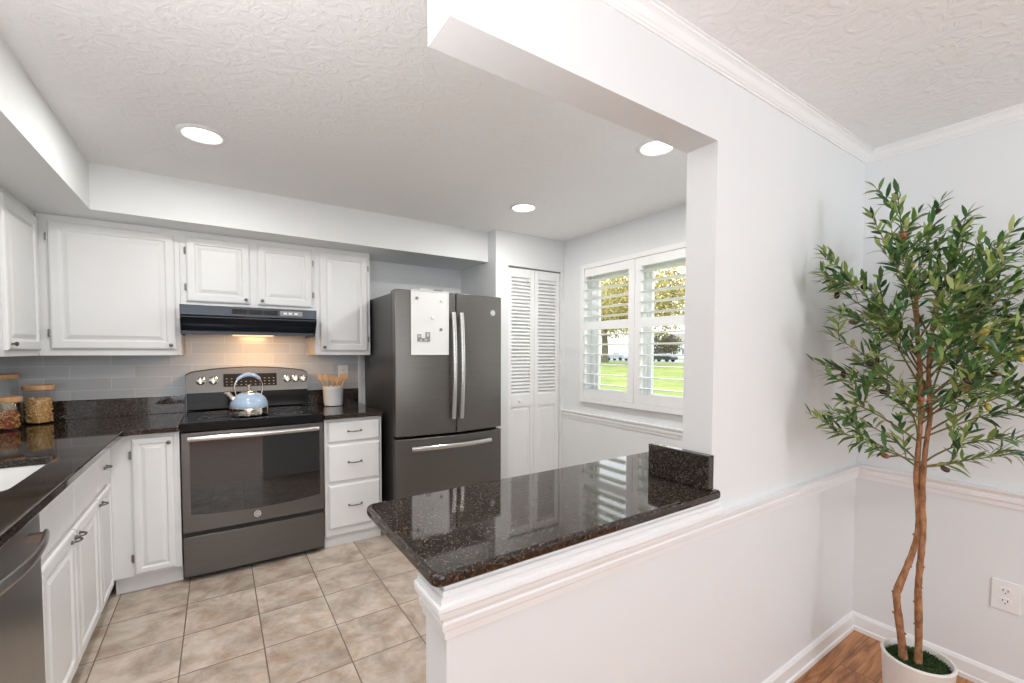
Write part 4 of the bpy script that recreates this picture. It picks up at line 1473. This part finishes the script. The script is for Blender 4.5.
def limb(a_, z_, dep, z0=None, nt_=4, start=0.32):
    """a limb that rises from a trunk and arches out to the given reach and height"""
    tip = tp(a_, dep, z_)
    w = tip + Vector((TX, TY_, 0))
    if w.x > XD - 0.06:
        tip.x = XD - 0.06 - TX
    if w.y > YPF - 0.07:
        tip.y = YPF - 0.07 - TY_
    rad_ = math.hypot(tip.x, tip.y)
    if z0 is None:
        z0 = z_ - 0.55 * rad_ - rnd.uniform(0.02, 0.16)
    z0 = min(max(z0, 0.93), 1.54)
    p0 = trunk_at(z0, rnd.randint(0, 1))
    mid = p0.lerp(tip, 0.45) + Vector((rnd.gauss(0, 0.02), rnd.gauss(0, 0.02), 0.05 * (1 if z_ > z0 + 0.1 else -0.2)))
    n = 12
    pts = [p0 * (1 - t) ** 2 + mid * (2 * t * (1 - t)) + tip * t * t for t in [k / n for k in range(n + 1)]]
    leafy(pts, 0.0034, 0.023, start, 3)
    for k in range(nt_):
        f = rnd.uniform(0.30, 0.92) * n
        a = min(int(f), n - 1)
        c = pts[a].lerp(pts[a + 1], f - a)
        t = (pts[a + 1] - pts[a]).normalized()
        o = Vector((rnd.gauss(0, 1), rnd.gauss(0, 1), rnd.gauss(0.1, 0.7))).normalized()
        if c.z < 1.03:
            o.z = abs(o.z) * 0.5
        twig(c, t * 0.8 + o * 0.75, rnd.uniform(0.08, 0.16))

# reach to the side, height of the tip, depth towards (-) or away from (+) the viewer, start height, side twigs
for a_, z_, dep, z0, nt_ in (
        (-0.105, 1.905, 0.02, 1.42, 4), (-0.225, 1.80, -0.05, 1.38, 4), (-0.335, 1.70, 0.02, 1.33, 4), (-0.29, 1.60, 0.10, 1.27, 3),
        (-0.24, 1.50, -0.12, 1.22, 4), (-0.32, 1.40, 0.00, 1.15, 4), (-0.27, 1.29, 0.12, 1.10, 3), (-0.30, 1.17, -0.05, 1.02, 3),
        (-0.30, 1.045, 0.00, 0.93, 3), (-0.24, 1.03, -0.10, 0.95, 2), (-0.20, 1.20, -0.15, 1.02, 3), (-0.16, 1.07, 0.10, 0.95, 1),
        (0.10, 1.81, 0.00, 1.44, 4), (0.05, 1.78, 0.08, 1.44, 4), (0.20, 1.69, 0.05, 1.38, 4), (0.36, 1.69, -0.10, 1.34, 4),
        (0.40, 1.64, 0.02, 1.30, 4), (0.45, 1.56, -0.08, 1.26, 4), (0.42, 1.44, 0.05, 1.18, 4), (0.40, 1.30, -0.10, 1.10, 4),
        (0.42, 1.18, 0.02, 1.03, 3), (0.30, 1.06, -0.06, 0.95, 3), (0.38, 1.00, 0.02, 0.93, 2), (0.10, 0.99, -0.08, 0.93, 1),
        (-0.05, 1.70, 0.05, 1.38, 4), (-0.08, 1.55, -0.20, 1.28, 4), (0.06, 1.62, -0.20, 1.32, 4), (0.16, 1.50, -0.22, 1.25, 5),
        (-0.10, 1.40, -0.22, 1.18, 5), (0.22, 1.38, -0.20, 1.15, 5), (0.05, 1.35, -0.28, 1.13, 5), (0.28, 1.58, 0.10, 1.30, 4),
        (-0.16, 1.62, 0.14, 1.32, 4), (0.15, 1.66, 0.18, 1.36, 4), (0.24, 1.25, -0.16, 1.06, 4), (-0.02, 1.24, -0.24, 1.08, 4),
        (0.14, 1.22, 0.18, 1.08, 4), (-0.12, 1.30, 0.18, 1.12, 4), (0.30, 1.45, 0.14, 1.20, 4), (0.02, 1.50, 0.22, 1.28, 4),
        (0.33, 1.66, -0.18, 1.34, 4), (0.30, 1.36, -0.02, 1.12, 5), (-0.18, 1.46, 0.02, 1.2, 4), (0.16, 1.74, -0.10, 1.4, 4)):
    limb(a_, z_, dep, z0, nt_)
obj('branches', brn, M['twig'], tr, smooth=50)
obj('foliage', fol, M['leaf'], tr)
rnd2 = random.Random(5)
rnd2.shuffle(olives)
ol0 = {}
for k, p in enumerate(olives[:48]):
    key = ('olive_dark', 'olive_red', 'olive_green', 'olive_dark')[k % 4]
    if key not in ol0:
        bm = B()
        lathe(bm, [(0, -0.0135), (0.0046, -0.0122), (0.0078, -0.008), (0.0094, 0), (0.0082, 0.007), (0.0046, 0.0122), (0, 0.0135)], 12)
        ol0[key] = obj('olive', bm, M[key], tr, smooth='all')
        o = ol0[key]
    else:
        o = ol0[key].copy()
        C.objects.link(o)
    o.location = p
    o.rotation_euler = (rnd2.uniform(-1.4, 1.4), rnd2.uniform(-1.4, 1.4), 0)

# ------------------------------------------------------------------ outside the window
ZG = -0.35
struct('ground_lawn', boxes((XW + WT + 0.3, 58, -40, 130, ZG - 0.1, ZG)), M['grass'], label='sunlit green lawn outside the window')
struct('ground_street', boxes((58, 80, -40, 130, ZG - 0.1, ZG + 0.02)), M['asphalt'], label='street beyond the lawn')
struct('ground_verge', boxes((80, 170, -60, 200, ZG - 0.1, ZG + 0.01)), M['grass'], label='far lawn across the street')

def yard_tree(x, y, h, r, tr_r, nleaf, seed, label, mat, lsize=0.25, zlow=0.22):
    t = thing('yard_tree', label, 'tree', (x, y, ZG))
    rn = random.Random(seed)
    tb = B()
    top = h * 0.62
    tube(tb, [(0, 0, 0), (0.05, 0, h * 0.15), (-0.05, 0.05, h * 0.35), (0, 0, top)], [tr_r * 1.25, tr_r, tr_r * 0.8, tr_r * 0.35], 10)
    ends = []
    for k in range(16):
        a = k * 2.4 + rn.uniform(-0.3, 0.3)
        z0 = h * rn.uniform(zlow, 0.5)
        rr = r * rn.uniform(0.6, 0.95)
        e = Vector((rr * cos(a), rr * sin(a), z0 + h * rn.uniform(0.05, 0.38)))
        tube(tb, [(0, 0, z0), (e.x * 0.4, e.y * 0.4, z0 + (e.z - z0) * 0.5), tuple(e)], [tr_r * 0.35, tr_r * 0.22, tr_r * 0.06], 6)
        ends.append(e)
        ends.append(Vector((e.x * 0.5, e.y * 0.5, z0 + (e.z - z0) * 0.6)))
    obj('trunk', tb, M['outbark'], t, smooth=50)
    fb = B()
    cz = h * 0.62
    for k in range(nleaf):
        if rn.random() < 0.5:
            e = ends[rn.randrange(len(ends))]
            p = e + Vector((rn.gauss(0, 1), rn.gauss(0, 1), rn.gauss(0, 0.8))) * (r * 0.17)
        else:
            d = Vector((rn.gauss(0, 1), rn.gauss(0, 1), rn.gauss(0, 1))).normalized() * (rn.random() ** 0.4)
            p = Vector((d.x * r, d.y * r, cz + d.z * h * 0.38))
        a = Vector((rn.gauss(0, 1), rn.gauss(0, 1), rn.gauss(0, 1))).normalized() * lsize
        b_ = a.cross(Vector((rn.gauss(0, 1), rn.gauss(0, 1), rn.gauss(0, 1)))).normalized() * lsize * 0.6
        fb.faces.new([fb.verts.new(v) for v in (p - a, p - b_, p + a, p + b_)])
    obj('foliage', fb, mat, t)
    return t
# left-hand pane: trunk stands about 50 m off
yard_tree(49.0, 48.0, 15, 6.5, 0.5, 9000, 4, 'yellow-leaved tree with a thick trunk seen through the left shutter', M['blossom'], 0.22, 0.30)
yard_tree(42.0, 35.3, 13.0, 7.0, 0.26, 9000, 9, 'yellow-leaved tree filling the upper right shutter', M['blossom'], 0.20, 0.32)
def shrub(x, y, r, h, seed, label):
    t = thing('shrub', label, 'bush', (x, y, ZG + 0.01))
    rn = random.Random(seed)
    sb = B()
    for k in range(9):
        a = k * 0.7
        tube(sb, [(0.1 * cos(a), 0.1 * sin(a), 0), (r * 0.5 * cos(a), r * 0.5 * sin(a), h * 0.7)], [0.05, 0.02], 5)
    obj('stems', sb, M['outbark'], t)
    fb = B()
    for k in range(3800):
        d = Vector((rn.gauss(0, 1), rn.gauss(0, 1), rn.gauss(0, 1))).normalized() * (rn.random() ** 0.35)
        p = Vector((d.x * r, d.y * r, h * 0.52 + d.z * h * 0.5))
        a = Vector((rn.gauss(0, 1), rn.gauss(0, 1), rn.gauss(0, 1))).normalized() * 0.22
        b_ = a.cross(Vector((rn.gauss(0, 1), rn.gauss(0, 1), rn.gauss(0, 1)))).normalized() * 0.13
        fb.faces.new([fb.verts.new(v) for v in (p - a, p - b_, p + a, p + b_)])
    obj('foliage', fb, M['shrubleaf'], t)
shrub(84.0, 65.0, 5.0, 6.0, 2, 'olive-brown bush across the street, left of the pale house')

def car(x, y, rot, paint, label, z=ZG + 0.02):
    t = thing('car', label, 'car', (x, y, z), rot)
    prof = [(-2.2, 0.35), (-2.25, 0.75), (-2.1, 0.92), (-1.55, 0.98), (-0.95, 1.42), (0.35, 1.46), (1.05, 1.0), (1.95, 0.86), (2.2, 0.68), (2.22, 0.35)]
    bm = B()
    a = [bm.verts.new((px, -0.85, pz)) for px, pz in prof]
    m_ = [bm.verts.new((px, -0.90 if pz < 1.1 else -0.62, pz)) for px, pz in prof]
    c = [bm.verts.new((px, 0.90 if pz < 1.1 else 0.62, pz)) for px, pz in prof]
    for v in a:
        bm.verts.remove(v)
    n = len(prof)
    for i in range(n):
        bm.faces.new((m_[i], m_[(i + 1) % n], c[(i + 1) % n], c[i]))
    bm.faces.new(m_[::-1])
    bm.faces.new(c)
    obj('car_body', bm, paint, t, bevel=0.05)
    for s in (-1, 1):
        g = B()
        vs = [(-1.35, 0.80, 1.02), (0.85, 0.80, 1.04), (0.28, 0.66, 1.38), (-0.88, 0.66, 1.36)]
        f1 = [g.verts.new((p, s * q, r_)) for p, q, r_ in vs]
        f2 = [g.verts.new((p, s * (q + 0.09), r_)) for p, q, r_ in vs]
        g.faces.new(f1)
        g.faces.new(f2[::-1])
        for k in range(4):
            g.faces.new((f1[k], f2[k], f2[(k + 1) % 4], f1[(k + 1) % 4]))
        obj('side_window', g, M['carglass'], t)
    for wx in (-1.35, 1.35):
        for s in (-1, 1):
            w = B()
            tube(w, [(wx, s * 0.72, 0.33), (wx, s * 0.93, 0.33)], 0.33, 20)
            obj('wheel', w, M['tire'], t)
    return t
car(61.5, 57.0, pi / 2 + 0.06, M['carwhite'], 'silver-white parked car seen through the lower left shutter')
car(61.0, 63.0, pi / 2, M['cardark'], 'dark parked car beyond the tree trunk, left of the silver car')
car(61.5, 47.0, pi / 2 + 0.03, M['cardark'], 'dark parked car in front of the pale house, seen through the right shutter')

hs = thing('house', 'pale house with grey roof across the street', 'house', (96, 63, ZG + 0.01), 0)
obj('walls', boxes((0, 10, -14, 12, 0, 4.2)), M['siding'], hs)
rf = B()
a = [rf.verts.new(p) for p in ((-0.6, -14.6, 4.2), (10.6, -14.6, 4.2), (5, -14.6, 6.6))]
b2 = [rf.verts.new(p) for p in ((-0.6, 12.6, 4.2), (10.6, 12.6, 4.2), (5, 12.6, 6.6))]
rf.faces.new(a)
rf.faces.new(b2[::-1])
for k in range(3):
    rf.faces.new((a[k], b2[k], b2[(k + 1) % 3], a[(k + 1) % 3]))
obj('roof', rf, M['roof'], hs)
for yy in (-11, -6, -1, 4, 9):
    obj('window', boxes((-0.06, 0.0, yy - 0.7, yy + 0.7, 1.0, 2.4)), M['carglass'], hs)
